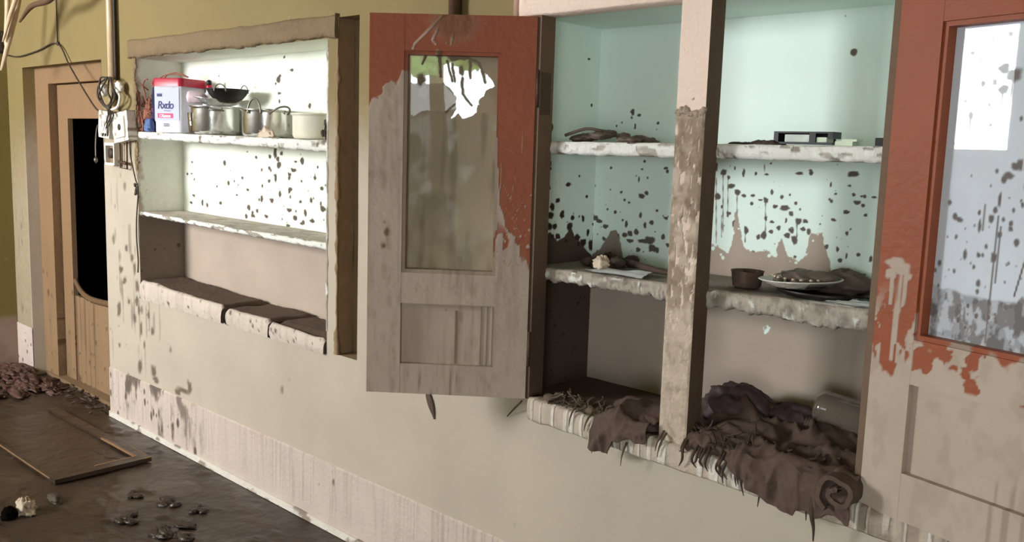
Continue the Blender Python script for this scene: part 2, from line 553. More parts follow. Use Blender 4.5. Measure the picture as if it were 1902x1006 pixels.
# chase (groove) beside the niche: sides, back, ends
gb = MB()
gd = .075
gmud = (1.0, .5)
gb.grid((GX0, 0, GZ0), (0, gd, 0), (0, 0, GZ1 - GZ0), 8, 110, gmud, lambda P: .006 * (fbm(P[:, 1] * 40, P[:, 2] * 14, 5) - .5))
gb.grid((GX0, gd, GZ0), (GX1 - GX0, 0, 0), (0, 0, GZ1 - GZ0), 12, 110, gmud, lambda P: .01 * (fbm(P[:, 0] * 30, P[:, 2] * 12, 6) - .5))
gb.grid((GX1, gd, GZ0), (0, -gd, 0), (0, 0, GZ1 - GZ0), 8, 110, gmud)
gb.grid((GX0, 0, GZ0), (GX1 - GX0, 0, 0), (0, gd, 0), 12, 8, gmud)
gb.grid((GX0, gd, GZ1), (GX1 - GX0, 0, 0), (0, -gd, 0), 12, 8, gmud)
# crumbling plaster lip along the left edge of the chase
lip = np.zeros((150, 8, 3))
for i, zz in enumerate(np.linspace(GZ0 + .0, GZ1, 150)):
    rad = .0045 + .010 * max(0, float(fbm(zz * 26, 1.0, 61)) - .42) * 3
    off = .010 * (float(vn(zz * 40, 4.0, 62)) - .5)
    for k in range(8):
        a = 2 * math.pi * k / 8
        lip[i, k] = (GX0 - .002 + off * .5 + rad * math.cos(a), .001 + rad * .6 * math.sin(a), zz)
gb.surf(lip, (1.0, .15), closev=True)
struct(gb.build('trim_1', 'groove_mud'), 'dark vertical chase cut in the wall right of the niche', 'groove')


# skirting band and the pale strip at its foot
def skirt_fn(P):
    x, z = P[:, 0], P[:, 2]
    st = sst(.45, .70, vn(x * 120, z * 2.5 + 2, 21)) * .6 + .35 * vn(x * 240, z * 4, 22)
    dark = sst(.58, .78, fbm(x * 14, z * 7, 24)) * sst(-3.3, -4.3, x) * .9
    dark = np.maximum(dark, spots(x, z, .04, 25, .35 * sst(-3.4, -4.4, x) + .02, stretch=1.8))
    mud = np.clip(st * sst(-.02, .12, z) * (.45 + .5 * vn(x * 2, z, 29)) + dark, 0, 1)
    return mud, dark


SX0 = DX1
sk = MB()
n = int((WX1 - SX0) / .008)
sk.grid((SX0, -.006, .028), (WX1 - SX0, 0, 0), (0, 0, .238), n, 30, skirt_fn,
        lambda P: .002 * (vn(P[:, 0] * 60, P[:, 2] * 4, 9) - .5))
top = np.zeros((n + 1, 3, 3))
for i, xx in enumerate(np.linspace(SX0, WX1, n + 1)):
    w = .006 * (float(fbm(xx * 12, 0.3, 44)) - .5)
    top[i, 0] = (xx, -.006, .266); top[i, 1] = (xx, -.004, .268 + w); top[i, 2] = (xx, .001, .272 + w)
sk.surf(top, skirt_fn)
sk.grid((SX0, .004, .0), (0, -.010, 0), (0, 0, .266), 1, 10, skirt_fn)
sk.grid((WL, -.005, 0), (DX0 - WL, 0, 0), (0, 0, .30), 30, 34, lambda P: (np.maximum(.35 * fbm(P[:, 0] * 20, P[:, 2] * 9, 27), spots(P[:, 0], P[:, 2], .04, 28, .2)), .9 + 0 * P[:, 0]))
struct(sk.build('baseboard_back', 'skirting_paint'), 'pinkish skirting band streaked with drying mud', 'baseboard')
st = MB()
st.box(SX0 + .002, WX1, -.014, .0, .0, .030, .02, lambda P: (sst(.60, .72, fbm(P[:, 0] * 14, P[:, 2] * 30, 13)) * .8, .6 + 0 * P[:, 0]))
struct(st.build('trim_2', 'sill_plaster'), 'pale tile strip where the skirting meets the floor', 'trim')


# left wall, floor, ceiling, the unseen walls
def left_fn(P):
    y, z = P[:, 1], P[:, 2]
    low = sst(.42, .28, z + .1 * (fbm(y * 8, z * 8, 2) - .5))
    return np.maximum(low * .9, .4 * spots(y, z, .05, 8, .1)), .5 * low * fbm(y * 20, z * 20, 3)


lw = MB()
lw.grid((WL, YB, -.04), (0, -YB, 0), (0, 0, CEIL + .04), 160, 110, left_fn)
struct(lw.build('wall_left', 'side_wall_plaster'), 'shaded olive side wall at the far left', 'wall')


def floor_fn(P):
    x, y = P[:, 0], P[:, 1]
    m = sst(.40, .65, fbm(x * 3, y * 4, 14))
    w = sst(.50, .75, fbm(x * 7 + 3, y * 10, 15))
    return m, w


def floor_d(P):
    x, y = P[:, 0], P[:, 1]
    edge = sst(.0, .06, -y) * 1.0
    return edge * (.016 * (fbm(x * 3.2, y * 4.5, 71, 5) - .55) + .010 * sst(.6, .8, fbm(x * 9, y * 12, 72)) ) - .002


fl = MB()
fl.grid((WL, -1.5, 0), (4.2, 0, 0), (0, 1.5, 0), 330, 150, floor_fn, floor_d)
fl.grid((DX0, 0, 0), (DX1 - DX0, 0, 0), (0, .14, 0), 30, 6, floor_fn)
fl.grid((WL, YB, -.002), (4.2, 0, 0), (0, YB * -1 - 1.5, 0), 40, 30, floor_fn)
fl.grid((WL + 4.2, YB, -.002), (WX1 - WL - 4.2, 0, 0), (0, -YB, 0), 40, 40, floor_fn)
struct(fl.build('floor', 'wet_floor'), 'floor covered in dark wet mud', 'floor')
ce = MB(); ce.grid((WL, 0, CEIL), (W, 0, 0), (0, YB, 0), 4, 4)
struct(ce.build('ceiling', 'ceiling_paint'), 'plain ceiling', 'ceiling')
rw = MB(); rw.grid((WX1, 0, -.04), (0, YB, 0), (0, 0, CEIL + .04), 20, 20, (.7, 0))
struct(rw.build('wall_right', 'wall_plaster'), 'side wall behind the camera on the right', 'wall')
# rear wall with a high window and an open doorway
fw = MB()
W1 = (-5.95, -4.45, 1.56, 2.66); W2 = (.0, 1.5, 0.0, 2.4)
fx = axis(WL, WX1, .5, [W1[0], W1[1], W2[0], W2[1]]); fz = axis(0, CEIL, .5, [W1[2], W1[3], W2[3]])
fw.grid((WX1, YB, 0), (-W, 0, 0), (0, 0, CEIL), 1, 1, (.7, 0), None,
        lambda c: ~(((c[:, 0] > W1[0]) & (c[:, 0] < W1[1]) & (c[:, 2] > W1[2]) & (c[:, 2] < W1[3])) |
                    ((c[:, 0] > W2[0]) & (c[:, 0] < W2[1]) & (c[:, 2] < W2[3]))), ((WX1 - fx) / W)[::-1], fz / CEIL)
struct(fw.build('wall_front', 'wall_plaster'), 'wall behind the camera with a window and a doorway', 'wall')
wf = MB()
for a in (W1[0], W1[1] - .05):
    wf.box(a, a + .05, YB - .04, YB + .02, W1[2], W1[3])
wf.box(W1[0], W1[1], YB - .04, YB + .02, W1[2], W1[2] + .05); wf.box(W1[0], W1[1], YB - .04, YB + .02, W1[3] - .05, W1[3])
struct(wf.build('window_1', 'frame_paint', smooth=False), 'window in the wall behind the camera', 'window')
df_ = MB()
for a in (W2[0], W2[1] - .06):
    df_.box(a, a + .06, YB - .05, YB + .02, 0, W2[3])
df_.box(W2[0], W2[1], YB - .05, YB + .02, W2[3] - .06, W2[3])
struct(df_.build('door_2', 'old_wood', smooth=False), 'open doorway behind the camera', 'door')
og = MB(); og.grid((-14, -16, -.05), (26, 0, 0), (0, 16 + YB, 0), 2, 2)
struct(og.build('ground', 'ground_concrete'), 'bright yard outside', 'ground')
# added near-black shell behind the wall so that no daylight leaks in
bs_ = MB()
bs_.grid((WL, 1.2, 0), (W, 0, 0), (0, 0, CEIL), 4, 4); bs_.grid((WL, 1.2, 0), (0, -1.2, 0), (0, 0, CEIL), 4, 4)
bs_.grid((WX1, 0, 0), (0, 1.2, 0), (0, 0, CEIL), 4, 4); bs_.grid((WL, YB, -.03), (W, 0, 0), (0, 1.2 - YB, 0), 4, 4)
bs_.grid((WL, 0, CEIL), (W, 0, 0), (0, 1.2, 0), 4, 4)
struct(bs_.build('wall_rear_shell', 'dark_room'), 'unlit room beyond the broken door, and added shell against daylight leaks', 'wall')

# the wooden door in the recess at the left
dr = struct(bpy.data.objects.new('door_1', None), 'tan wooden door with a dark hole where its upper panel was', 'door')
COL.objects.link(dr)
FY, DY = .068, .112


def wood_fn(P):
    x, z = P[:, 0], P[:, 2]
    low = sst(.75, .35, z + .3 * (fbm(x * 9, z * 4, 6) - .5))
    g = sst(.55, .8, vn(x * 60, z * 2.5, 18)) * .6
    dk = spots(x, z, .05, 14, .35 * low, stretch=1.5)
    sp_ = sst(.1, .7, np.sin(x * 95 + 2 * vn(x * 20, z * 2, 3))) * (z < .55) * (x > -5.545) * (x < -5.26)
    return np.clip(low * .35 + g * .5 + dk + sp_ * .8, 0, 1), np.clip(dk + g * low * .8 + sp_ * .9, 0, 1)


m = MB()
m.box(DX0, -5.715, FY, .14, 0, DZ1, .012, wood_fn, faces='xXyzZ')
m.box(-5.715, DX1 + .0, FY, .14, 1.795, DZ1, .02, wood_fn, faces='yzZ')
m.build('door_frame', 'old_wood', dr)
m = MB()
HX0, HZ0, HZ1 = -5.555, .545, 1.595
m.box(-5.700, HX0, DY, .14, .02, 1.79, .012, wood_fn)
m.box(-4.96, -4.81, DY, .14, .02, 1.79, .03, wood_fn)
m.box(HX0, -4.96, DY, .14, HZ1, 1.79, .012, wood_fn)
m.box(HX0, -4.96, DY + .008, .14, .02, HZ0, .010, wood_fn,
      lambda P: .006 * np.sin(P[:, 0] * 95) * (np.abs(P[:, 0] + 5.40) < .12))
# slumped rounded lower edge of the hole
P_ = np.zeros((24, 6, 3))
for i, t in enumerate(np.linspace(0, 1, 24)):
    xx = HX0 + t * (-4.96 - HX0)
    hz = HZ0 - .012 + .10 * (1 - t) ** 6 + .03 * t
    for k in range(6):
        a = 2 * math.pi * k / 6
        P_[i, k] = (xx, .126 + .014 * math.cos(a), hz + .02 * math.sin(a))
m.surf(P_, (0.9, .9), closev=True)
m.build('door_leaf', 'old_wood', dr)
m = MB(); m.box(DX0 + .01, DX1 - .005, .06, .14, -.01, .022, .03, (1.0, .5))
m.build('threshold', 'old_wood', dr)


# ================================================================ SHELF NICHE
niche = thing('shelf_niche', 'white plastered wall niche with two shelves, mud in its lower part', 'shelf', ((NX0 + NX1) / 2, ND, NZ0))
niche.matrix_world = Matrix.Translation(((NX0 + NX1) / 2, ND, NZ0))


def child(o, par):
    """parent while keeping the world placement"""
    o.parent = par
    o.matrix_parent_inverse = Matrix.LocRotScale(par.location, par.rotation_euler, None).inverted()
    return o


SPN = [(-3.401, 1.806), (-3.494, 1.784), (-3.498, 1.71), (-3.268, 1.652), (-3.528, 1.752), (-3.499, 1.675), (-3.272, 1.551), (-3.459, 1.863), (-3.535, 1.451), (-3.505, 1.397), (-3.579, 1.431), (-3.693, 1.425), (-3.532, 1.339), (-3.39, 1.378), (-3.42, 1.36), (-3.585, 1.322), (-3.649, 1.238), (-3.77, 1.273), (-3.867, 1.243), (-3.416, 1.292), (-3.687, 1.181), (-3.563, 1.234), (-3.724, 1.156), (-3.424, 1.202), (-3.433, 1.132), (-3.3, 1.199), (-3.497, 1.269), (-3.177, 1.31), (-3.169, 1.224), (-4.305, 1.326), (-4.351, 1.322), (-4.287, 1.216), (-4.316, 1.179), (-4.199, 1.186), (-4.151, 1.176), (-4.019, 1.195), (-3.817, 1.326), (-4.053, 1.274), (-4.298, 1.383), (-3.644, 1.297), (-3.609, 1.16), (-3.328, 1.334), (-3.337, 1.243), (-3.255, 1.255), (-3.228, 1.352), (-3.208, 1.399), (-3.373, 1.416), (-3.584, 1.38), (-3.483, 1.448), (-3.513, 1.423), (-3.378, 1.17), (-3.247, 1.168), (-3.328, 1.15)]
SPNS = [(4, 3), (3, 3), (4, 3), (3, 5), (2, 3), (2, 4), (3, 3), (2, 3), (4, 12), (5, 7), (3, 5), (3, 4), (3, 9), (6, 4), (4, 3), (3, 4), (3, 8), (4, 3), (3, 2), (4, 4), (3, 5), (4, 5), (5, 4), (6, 4), (5, 3), (3, 7), (3, 6), (4, 4), (6, 6), (3, 2), (3, 3), (4, 3), (4, 3), (3, 7), (3, 6), (4, 4), (3, 3), (2, 3), (3, 2), (2, 4), (5, 4), (2, 3), (3, 3), (3, 6), (3, 5), (2, 3), (3, 2), (3, 4), (3, 4), (4, 5), (5, 5), (5, 4), (4, 3)]


def nback_fn(P):
    x, z = P[:, 0], P[:, 2]
    coat = sst(1.125, 1.105, z)
    sp = splats(x, z, SPN, SPNS, .0040, .0024, .8)
    d = sst(-4.2, -3.3, x) * sst(1.52, 1.2, z)
    sp = np.maximum(sp, spots(x, z, .045, 51, .10 + .40 * d) * sst(1.50, 1.48, z))
    sp = np.maximum(sp, spots(x, z, .06, 52, .03))
    return np.maximum(coat, sp), sp * (1 - coat)


def nside_fn(P):
    y, z = P[:, 1], P[:, 2]
    coat = sst(1.125, 1.105, z)
    front = sst(.10, .0, y) * sst(1.5, 1.4, z)
    sp = spots(y, z, .035, 53, .25 * front + .03)
    edge = sst(.05, .0, y + .03 * (fbm(y * 20, z * 20, 4) - .5) * 2) * .8
    haze = .30 * sst(1.5, 1.47, z)
    return np.clip(np.maximum(np.maximum(coat, sp), np.maximum(edge, haze)), 0, 1), np.clip(sp + .55 * coat, 0, 1)  # coat darker than on the back, painting in the shade of this side


m = MB(); m.grid((NX0, ND, NZ0), (NX1 - NX0, 0, 0), (0, 0, NZ1 - NZ0), 400, 300, nback_fn)
child(m.build('back_panel', 'niche_paint'), niche)
m = MB(); m.grid((NX0, 0, NZ0), (0, ND, 0), (0, 0, NZ1 - NZ0), 60, 300, nside_fn)
child(m.build('side_panel', 'niche_paint'), niche)
m = MB(); m.grid((NX1, ND, NZ0), (0, -ND, 0), (0, 0, NZ1 - NZ0), 30, 100, nside_fn)
child(m.build('side_panel', 'niche_paint'), niche)
m = MB(); m.grid((NX0, ND, NZ1), (NX1 - NX0, 0, 0), (0, -ND, 0), 60, 20, lambda P: (.15 * fbm(P[:, 0] * 5, P[:, 1] * 9, 3), 0 * P[:, 0]))
child(m.build('ceiling_panel', 'niche_paint'), niche)
m = MB(); m.grid((NX0, 0, NZ0), (NX1 - NX0, 0, 0), (0, ND, 0), 60, 20, (1, .8))
child(m.build('floor_panel', 'niche_paint'), niche)


def slab_shelf(x0, x1, zb, zt, yf, yb, n, fn, rag_bot=.008, rag_front=.006, seed=0, f=30.0):
    """cast shelf with a worn, chipped front edge; zb/zt = (left, right) heights"""
    xs_ = np.linspace(x0, x1, n)
    prof = []
    ny = 14
    P = np.zeros((n, ny * 2 + 6, 3))
    for i, xx in enumerate(xs_):
        t = (xx - x0) / (x1 - x0)
        b = zb[0] * (1 - t) + zb[1] * t; tp = zt[0] * (1 - t) + zt[1] * t
        r1 = (float(fbm(xx * f, .5, seed)) - .5) * 2
        r2 = (float(fbm(xx * f * 1.3, 3.5, seed + 1)) - .5) * 2
        r3 = (float(fbm(xx * f * 2.2, 7.5, seed + 2)) - .5) * 2
        bb = b + rag_bot * r1
        row = []
        for k in range(ny):
            y = yb + (yf + .004 - yb) * k / (ny - 1)
            hz = .006 * (float(fbm(xx * 14, y * 30, seed + 5)) - .4) * min(1, (yb - y) / .03)
            row.append((y, tp + hz))
        h = tp - bb
        row.append((yf + rag_front * r2 * .4, tp - h * .10))
        row.append((yf - .002 + rag_front * r2, tp - h * .30))
        row.append((yf - .003 + rag_front * r3, tp - h * .52))
        row.append((yf - .002 + rag_front * (r2 + r3) * .5, tp - h * .75))
        row.append((yf + .002 + rag_front * r3 * .6, bb + h * .08))
        row.append((yf + .007, bb))
        for k in range(ny):
            y = yf + .012 + (yb - yf - .012) * k / (ny - 1)
            row.append((y, b + (bb - b) * max(0, 1 - k / 4)))
        for k, (y, z) in enumerate(row):
            P[i, k] = (xx, y, z)
    mb = MB()
    mb.surf(P, fn)
    return mb


def nsh1_fn(P):
    x, y, z = P.T
    sp = spots(x, y + z, .05, 63, .22)
    e = sst(.62, .72, fbm(x * 18, z * 60 + y * 20, 64))
    return np.clip(sp + e * .6 + .25 * sst(.03, .12, y), 0, 1), np.clip(.7 * sp + .3 * e, 0, 1)


def nsh2_fn(P):
    x, y, z = P.T
    top = sst(.012, .03, y)
    e = sst(.55, .68, fbm(x * 22, z * 60 + y * 25, 66))
    mt = .55 + .35 * fbm(x * 14, y * 30, 67)
    mud = np.where(top > .5, mt, e * .8)
    low = (z < 1.112) & (y > .02)
    return np.where(low, 1, mud), np.where(top > .5, .45 * sst(.5, .7, fbm(x * 20, y * 40, 68)), .3 * e)


child(slab_shelf(NX0 + .001, NX1 - .001, (1.493, 1.468), (1.526, 1.508), .004, ND - .001, 260, nsh1_fn, .006, .004, 80, 26).build('shelf', 'shelf_plaster'), niche)
child(slab_shelf(NX0 + .001, NX1 - .001, (1.116, 1.098), (1.134, 1.124), .004, ND - .001, 260, nsh2_fn, .005, .004, 84, 34).build('shelf', 'shelf_plaster'), niche)

# rough plaster lintel band over the niche
m = MB()
nl = 200
P = np.zeros((nl, 8, 3))
for i, xx in enumerate(np.linspace(NX0 - .045, GX0 + .002, nl)):
    j = .022 * (float(fbm(xx * 12, .5, 90)) - .5) * 2
    k_ = .010 * (float(fbm(xx * 6, 2.5, 91)) - .5) * 2
    z0, z1 = NZ1 + j * .6, 1.962 + k_ - .004 * (xx + 4.4)
    P[i] = [(xx, .012, z0 + .004), (xx, -.008, z0), (xx, -.016, z0 + .010), (xx, -.017, z0 + .3 * (z1 - z0)), (xx, -.016, z0 + .6 * (z1 - z0)), (xx, -.015, z1 - .01), (xx, -.008, z1), (xx, .004, z1 + .004)]
m.surf(P[:, ::-1], lambda P: (.6 + .4 * fbm(P[:, 0] * 10, P[:, 2] * 20, 4), sst(.5, .75, fbm(P[:, 0] * 8, P[:, 2] * 18, 92))))
for xx, s in ((NX0 - .045, 1), (GX0 + .002, -1)):
    m.grid((xx, .004 if s > 0 else -.015, NZ1), (0, -.019 * s, 0), (0, 0, .085), 2, 8, (.8, .4))
# crumbled plaster at the left edge of the opening
for k in range(26):
    zz = 1.35 + .53 * k / 25
    m.blob((NX0 - .006 + RNG.uniform(-.006, .008), .0, zz), (RNG.uniform(.008, .020), .006, RNG.uniform(.010, .022)), .5, 3, k, 8, 10, fn=(.3 + .5 * RNG.random(), .1))
lt = m.build('lintel', 'lintel_plaster'); child(lt, niche); lt['label'] = 'rough brown plaster band over the opening'
# worn white plaster edge on the right jamb
m = MB()
P = np.zeros((160, 8, 3))
for i, zz in enumerate(np.linspace(NZ0 + .09, NZ1 - .01, 160)):
    rad = .004 + .006 * float(fbm(zz * 22, 2.0, 95))
    for k in range(8):
        a = 2 * math.pi * k / 8
        P[i, k] = (NX1 + .002 + .006 * (float(vn(zz * 35, 1, 96)) - .5) + rad * math.cos(a), .002 + rad * .7 * math.sin(a), zz)
m.surf(P, lambda P: (.3 + .7 * sst(.4, .6, fbm(P[:, 2] * 18, P[:, 0] * 30, 97)), .2 + 0 * P[:, 0]), closev=True)
child(m.build('jamb_edge', 'shelf_plaster'), niche)

# dried mud slabs on the bottom of the niche
slabs = [(-4.385, -3.585, .800, .782, 'long dark slab of dried mud at the left end of the niche floor'),
         (-3.545, -3.205, .782, .784, 'middle slab of dried mud on the niche floor, beside the wide crack'),
         (-3.195, -2.812, .784, .775, 'right-hand slab of dried mud on the niche floor')]
for k, (x0, x1, za, zb_, lab) in enumerate(slabs):
    mb = MB()
    nx_ = int((x1 - x0) / .008); rows = []
    P = np.zeros((nx_ + 1, 26, 3))
    for i, xx in enumerate(np.linspace(x0, x1, nx_ + 1)):
        t = (xx - x0) / (x1 - x0); zt = za * (1 - t) + zb_ * t - .006 * k
        en = min(1, min(t, 1 - t) * (x1 - x0) / .012)
        zt = NZ0 + (zt - NZ0) * (.80 + .2 * en)
        sk_ = .020 * (k - 1) * 0
        for j in range(26):
            if j < 18:
                y = ND - .004 - (ND - .004) * j / 17
                z = zt - .012 + .014 * float(fbm(xx * 9, y * 14 + k * 5, 101, 3)) - .012 * (j < 2)
                if k == 2: z += -.012 * sst(.03, .0, abs(y - .03)) * 1.0
            else:
                q = (j - 17) / 8
                y = -.004 - .006 * math.sin(q * math.pi) + .004 * float(vn(xx * 40, q * 3, 103)) - .003
                z = zt - .004 - (zt - .004 - (NZ0 - .004)) * q
            P[i, j] = (xx, y, z)

    def sl_fn(P):
        x, y, z = P.T
        f = sst(.004, -.002, y)
        pit = spots(x, z, .03, 105, .30) * f
        dr_ = sst(.6, .75, vn(x * 60, z * 8, 106)) * f * .6
        return np.where(f > .5, np.clip(.75 + pit, 0, 1), 1.0), np.where(f > .5, np.clip(pit + .25 * dr_, 0, 1), .95)
    mb.surf(P, sl_fn)
    e0 = P[0]; e1 = P[-1]
    for e in (e0, e1):
        E2 = np.stack([e, np.stack([e[:, 0], e[:, 1], np.full(26, NZ0)], 1)]) if True else None
        mb.surf(E2, (1, .95))
    o = mb.build('mud_slab', 'slab_mud')
    tag(centred(o), lab, 'dried mud', 'cracked mud slabs on the niche floor')


# ================================================================ CUPBOARD
cup = thing('wall_cupboard', 'mint-painted built-in wall cupboard with two open red-brown glazed doors', 'cupboard', (-1.24, CD, .69))

SPR = [(-1.355, 1.467), (-1.328, 1.452), (-1.293, 1.466), (-1.265, 1.452), (-1.227, 1.453), (-1.194, 1.452), (-1.068, 1.468), (-0.953, 1.463), (-1.1, 1.459), (-1.301, 1.415), (-1.281, 1.398), (-1.259, 1.39), (-1.232, 1.392), (-1.208, 1.381), (-1.191, 1.382), (-1.162, 1.366), (-1.135, 1.364), (-1.115, 1.35), (-1.175, 1.405), (-1.145, 1.392), (-1.103, 1.379), (-1.092, 1.33), (-1.072, 1.333), (-0.937, 1.391), (-0.963, 1.364), (-0.996, 1.342), (-0.894, 1.407), (-1.282, 1.309), (-1.245, 1.293), (-1.19, 1.284), (-1.17, 1.296), (-1.11, 1.304), (-1.1, 1.28), (-1.121, 1.29), (-0.978, 1.266), (-0.889, 1.25), (-0.957, 1.31), (-0.953, 1.251), (-1.312, 1.438), (-1.328, 1.354), (-1.306, 1.334), (-1.188, 1.332), (-1.128, 1.329), (-1.168, 1.323), (-1.01, 1.433), (-0.995, 1.41), (-0.947, 1.411), (-0.927, 1.408), (-0.912, 1.36), (-0.96, 1.433), (-1.061, 1.305), (-1.077, 1.311), (-1.148, 1.308), (-1.206, 1.278), (-0.953, 1.209), (-1.019, 1.252), (-1.009, 1.27), (-1.001, 1.232)]
SPRS = [(5, 9), (6, 6), (2, 4), (3, 8), (3, 4), (5, 2), (4, 2), (9, 6), (8, 3), (8, 5), (6, 7), (5, 4), (5, 3), (5, 2), (5, 5), (5, 4), (9, 6), (5, 5), (3, 5), (3, 4), (3, 4), (6, 6), (5, 4), (7, 4), (6, 4), (5, 3), (5, 2), (6, 8), (5, 8), (6, 8), (5, 4), (5, 5), (6, 8), (6, 5), (3, 6), (3, 6), (3, 4), (2, 6), (2, 5), (2, 4), (3, 7), (3, 5), (2, 5), (5, 3), (2, 6), (3, 2), (3, 3), (3, 2), (3, 3), (4, 2), (4, 6), (5, 4), (4, 5), (4, 6), (12, 8), (3, 8), (4, 5), (3, 6)]
STR = [(-1.33, 1.452, -1.318, 1.283), (-1.313, 1.438, -1.306, 1.331), (-1.281, 1.393, -1.276, 1.318), (-1.249, 1.304, -1.246, 1.259), (-1.192, 1.376, -1.185, 1.28), (-1.373, 1.435, -1.361, 1.264), (-1.351, 1.436, -1.338, 1.25), (-1.203, 1.479, -1.201, 1.46), (-1.096, 1.324, -1.093, 1.288), (-1.322, 1.267, -1.326, 1.329)]
SPL = [(-1.656, 1.624), (-1.631, 1.614), (-1.644, 1.581), (-1.561, 1.59), (-1.715, 1.581), (-1.62, 1.419), (-1.588, 1.425), (-1.524, 1.457), (-1.671, 1.353), (-1.685, 1.376), (-1.608, 1.368), (-1.589, 1.379), (-1.548, 1.328), (-1.787, 1.288), (-1.767, 1.28), (-1.74, 1.264), (-1.66, 1.278), (-1.644, 1.25), (-1.62, 1.257), (-1.664, 1.242), (-1.592, 1.231), (-1.568, 1.234), (-1.557, 1.213), (-1.643, 1.227), (-1.61, 1.201), (-1.541, 1.208), (-1.702, 1.233), (-1.713, 1.206), (-1.686, 1.183), (-1.607, 1.309), (-1.566, 1.29), (-1.514, 1.307), (-1.503, 1.227), (-1.589, 1.28), (-1.744, 1.224), (-1.52, 1.25), (-1.611, 1.451), (-1.729, 1.45), (-1.703, 1.182)]
SPLS = [(4, 7), (4, 3), (2, 7), (3, 3), (2, 3), (2, 6), (2, 3), (4, 3), (3, 3), (3, 3), (6, 6), (4, 5), (3, 3), (8, 6), (8, 4), (6, 5), (3, 8), (6, 6), (5, 6), (5, 5), (10, 5), (10, 8), (8, 8), (8, 4), (5, 5), (4, 6), (10, 12), (12, 12), (8, 8), (3, 6), (5, 5), (4, 3), (4, 4), (3, 6), (4, 5), (4, 6), (3, 2), (3, 3), (10, 16)]
SPS = [(0.09, 1.46), (0.093, 1.444), (0.092, 1.387), (0.18, 1.395), (0.234, 1.422), (0.276, 1.357), (0.11, 1.328), (0.134, 1.347), (0.157, 1.304), (0.196, 1.265), (0.101, 1.302), (0.098, 1.269), (0.124, 1.268), (0.075, 1.319), (0.262, 1.288), (0.29, 1.241), (0.321, 1.23), (0.307, 1.2), (0.236, 1.229), (0.091, 1.565), (0.281, 1.644), (0.258, 1.783), (0.141, 1.237), (0.267, 1.21)]
SPSS = [(4, 5), (3, 3), (3, 5), (5, 4), (2, 3), (3, 3), (5, 8), (4, 5), (5, 8), (6, 8), (6, 8), (7, 8), (5, 6), (3, 20), (3, 6), (3, 8), (3, 8), (6, 12), (6, 6), (3, 8), (2, 4), (3, 2), (5, 6), (7, 8)]
COATX = [-1.80, -1.791, -1.774, -1.753, -1.735, -1.722, -1.697, -1.68, -1.664, -1.636, -1.497, -1.44, -1.40, -1.373, -1.347, -1.314, -1.298, -1.287, -1.283, -1.273, -1.257, -1.25, -1.219, -1.18, -1.15, -1.143, -1.135, -1.123, -1.112, -1.079, -1.066, -1.06, -1.053, -1.022, -1.015, -1.001, -.994, -.983, -.973, -.951, -.93, -.905, -.70]
COATZ = [1.164, 1.168, 1.183, 1.196, 1.225, 1.254, 1.256, 1.225, 1.172, 1.154, 1.137, 1.15, 1.21, 1.237, 1.245, 1.229, 1.221, 1.25, 1.345, 1.333, 1.273, 1.245, 1.233, 1.243, 1.228, 1.269, 1.284, 1.248, 1.232, 1.221, 1.241, 1.281, 1.303, 1.306, 1.276, 1.248, 1.214, 1.187, 1.175, 1.191, 1.176, 1.143, 1.143]


def cback_fn(P):
    x, z = P[:, 0], P[:, 2]
    xn = x + .006 * (fbm(x * 60, z * 60, 111) - .5) * 2
    line = np.interp(xn, COATX, COATZ) + .006 * (fbm(x * 70, z * 70, 112) - .5) * 2
    coat = sst(.004, -.004, z - line)
    holes = spots(x, z, .022, 113, .5 * sst(-.05, -.005, z - line)) * (z > 1.18)
    coat = coat * (1 - .9 * holes)
    left = x < -1.45
    sp = np.where(left, splats(x, z, SPL, SPLS, .0020, .0016, .8), splats(x, z, SPR, SPRS, .00165, .0015, .8))
    sp = np.maximum(sp, .75 * strokes(x, z, STR, .0022))
    d = sst(1.50, 1.22, z) * (z < 1.5)
    sp = np.maximum(sp, spots(x, z, .018, 114, .06 + .20 * d * d) * sst(1.495, 1.485, z))
    sp = np.maximum(sp, spots(x, z, .03, 115, .015))
    scuff = sst(.52, .60, fbm(x * 26, z * 20, 116)) * (np.hypot((x + 1.195) / .045, (z - 1.035) / .035) < 1)
    mud = np.maximum(coat * (1 - scuff), sp)
    wet = np.clip(sp * (1 - coat) + .15 * coat * (x < -1.55) * (z > 1.15) * 3, 0, 1)
    return mud, wet


SCZ = [1.252, 1.254, 1.242, 1.252, 1.222, 1.233, 1.263, 1.23, 1.219, 1.194, 1.164]
SCY = [0, .062, .075, .104, .139, .172, .202, .225, .245, .274, .316]


def cside_fn(P):
    y, z = P[:, 1], P[:, 2]
    line = np.interp(y + .004 * (vn(y * 90, z * 90, 3) - .5), SCY, SCZ)
    coat = sst(.004, -.004, z - line)
    sp = splats(y, z, SPS, SPSS, .0026, .0017, .8)
    sp = np.maximum(sp, spots(y, z, .025, 117, .02 + .35 * sst(1.42, 1.25, z)) * (z < 1.49))
    return np.maximum(coat, sp), np.clip(np.maximum(sp, coat * .85), 0, 1)  # coat darkened: shade on the side wall is put into the mud colour


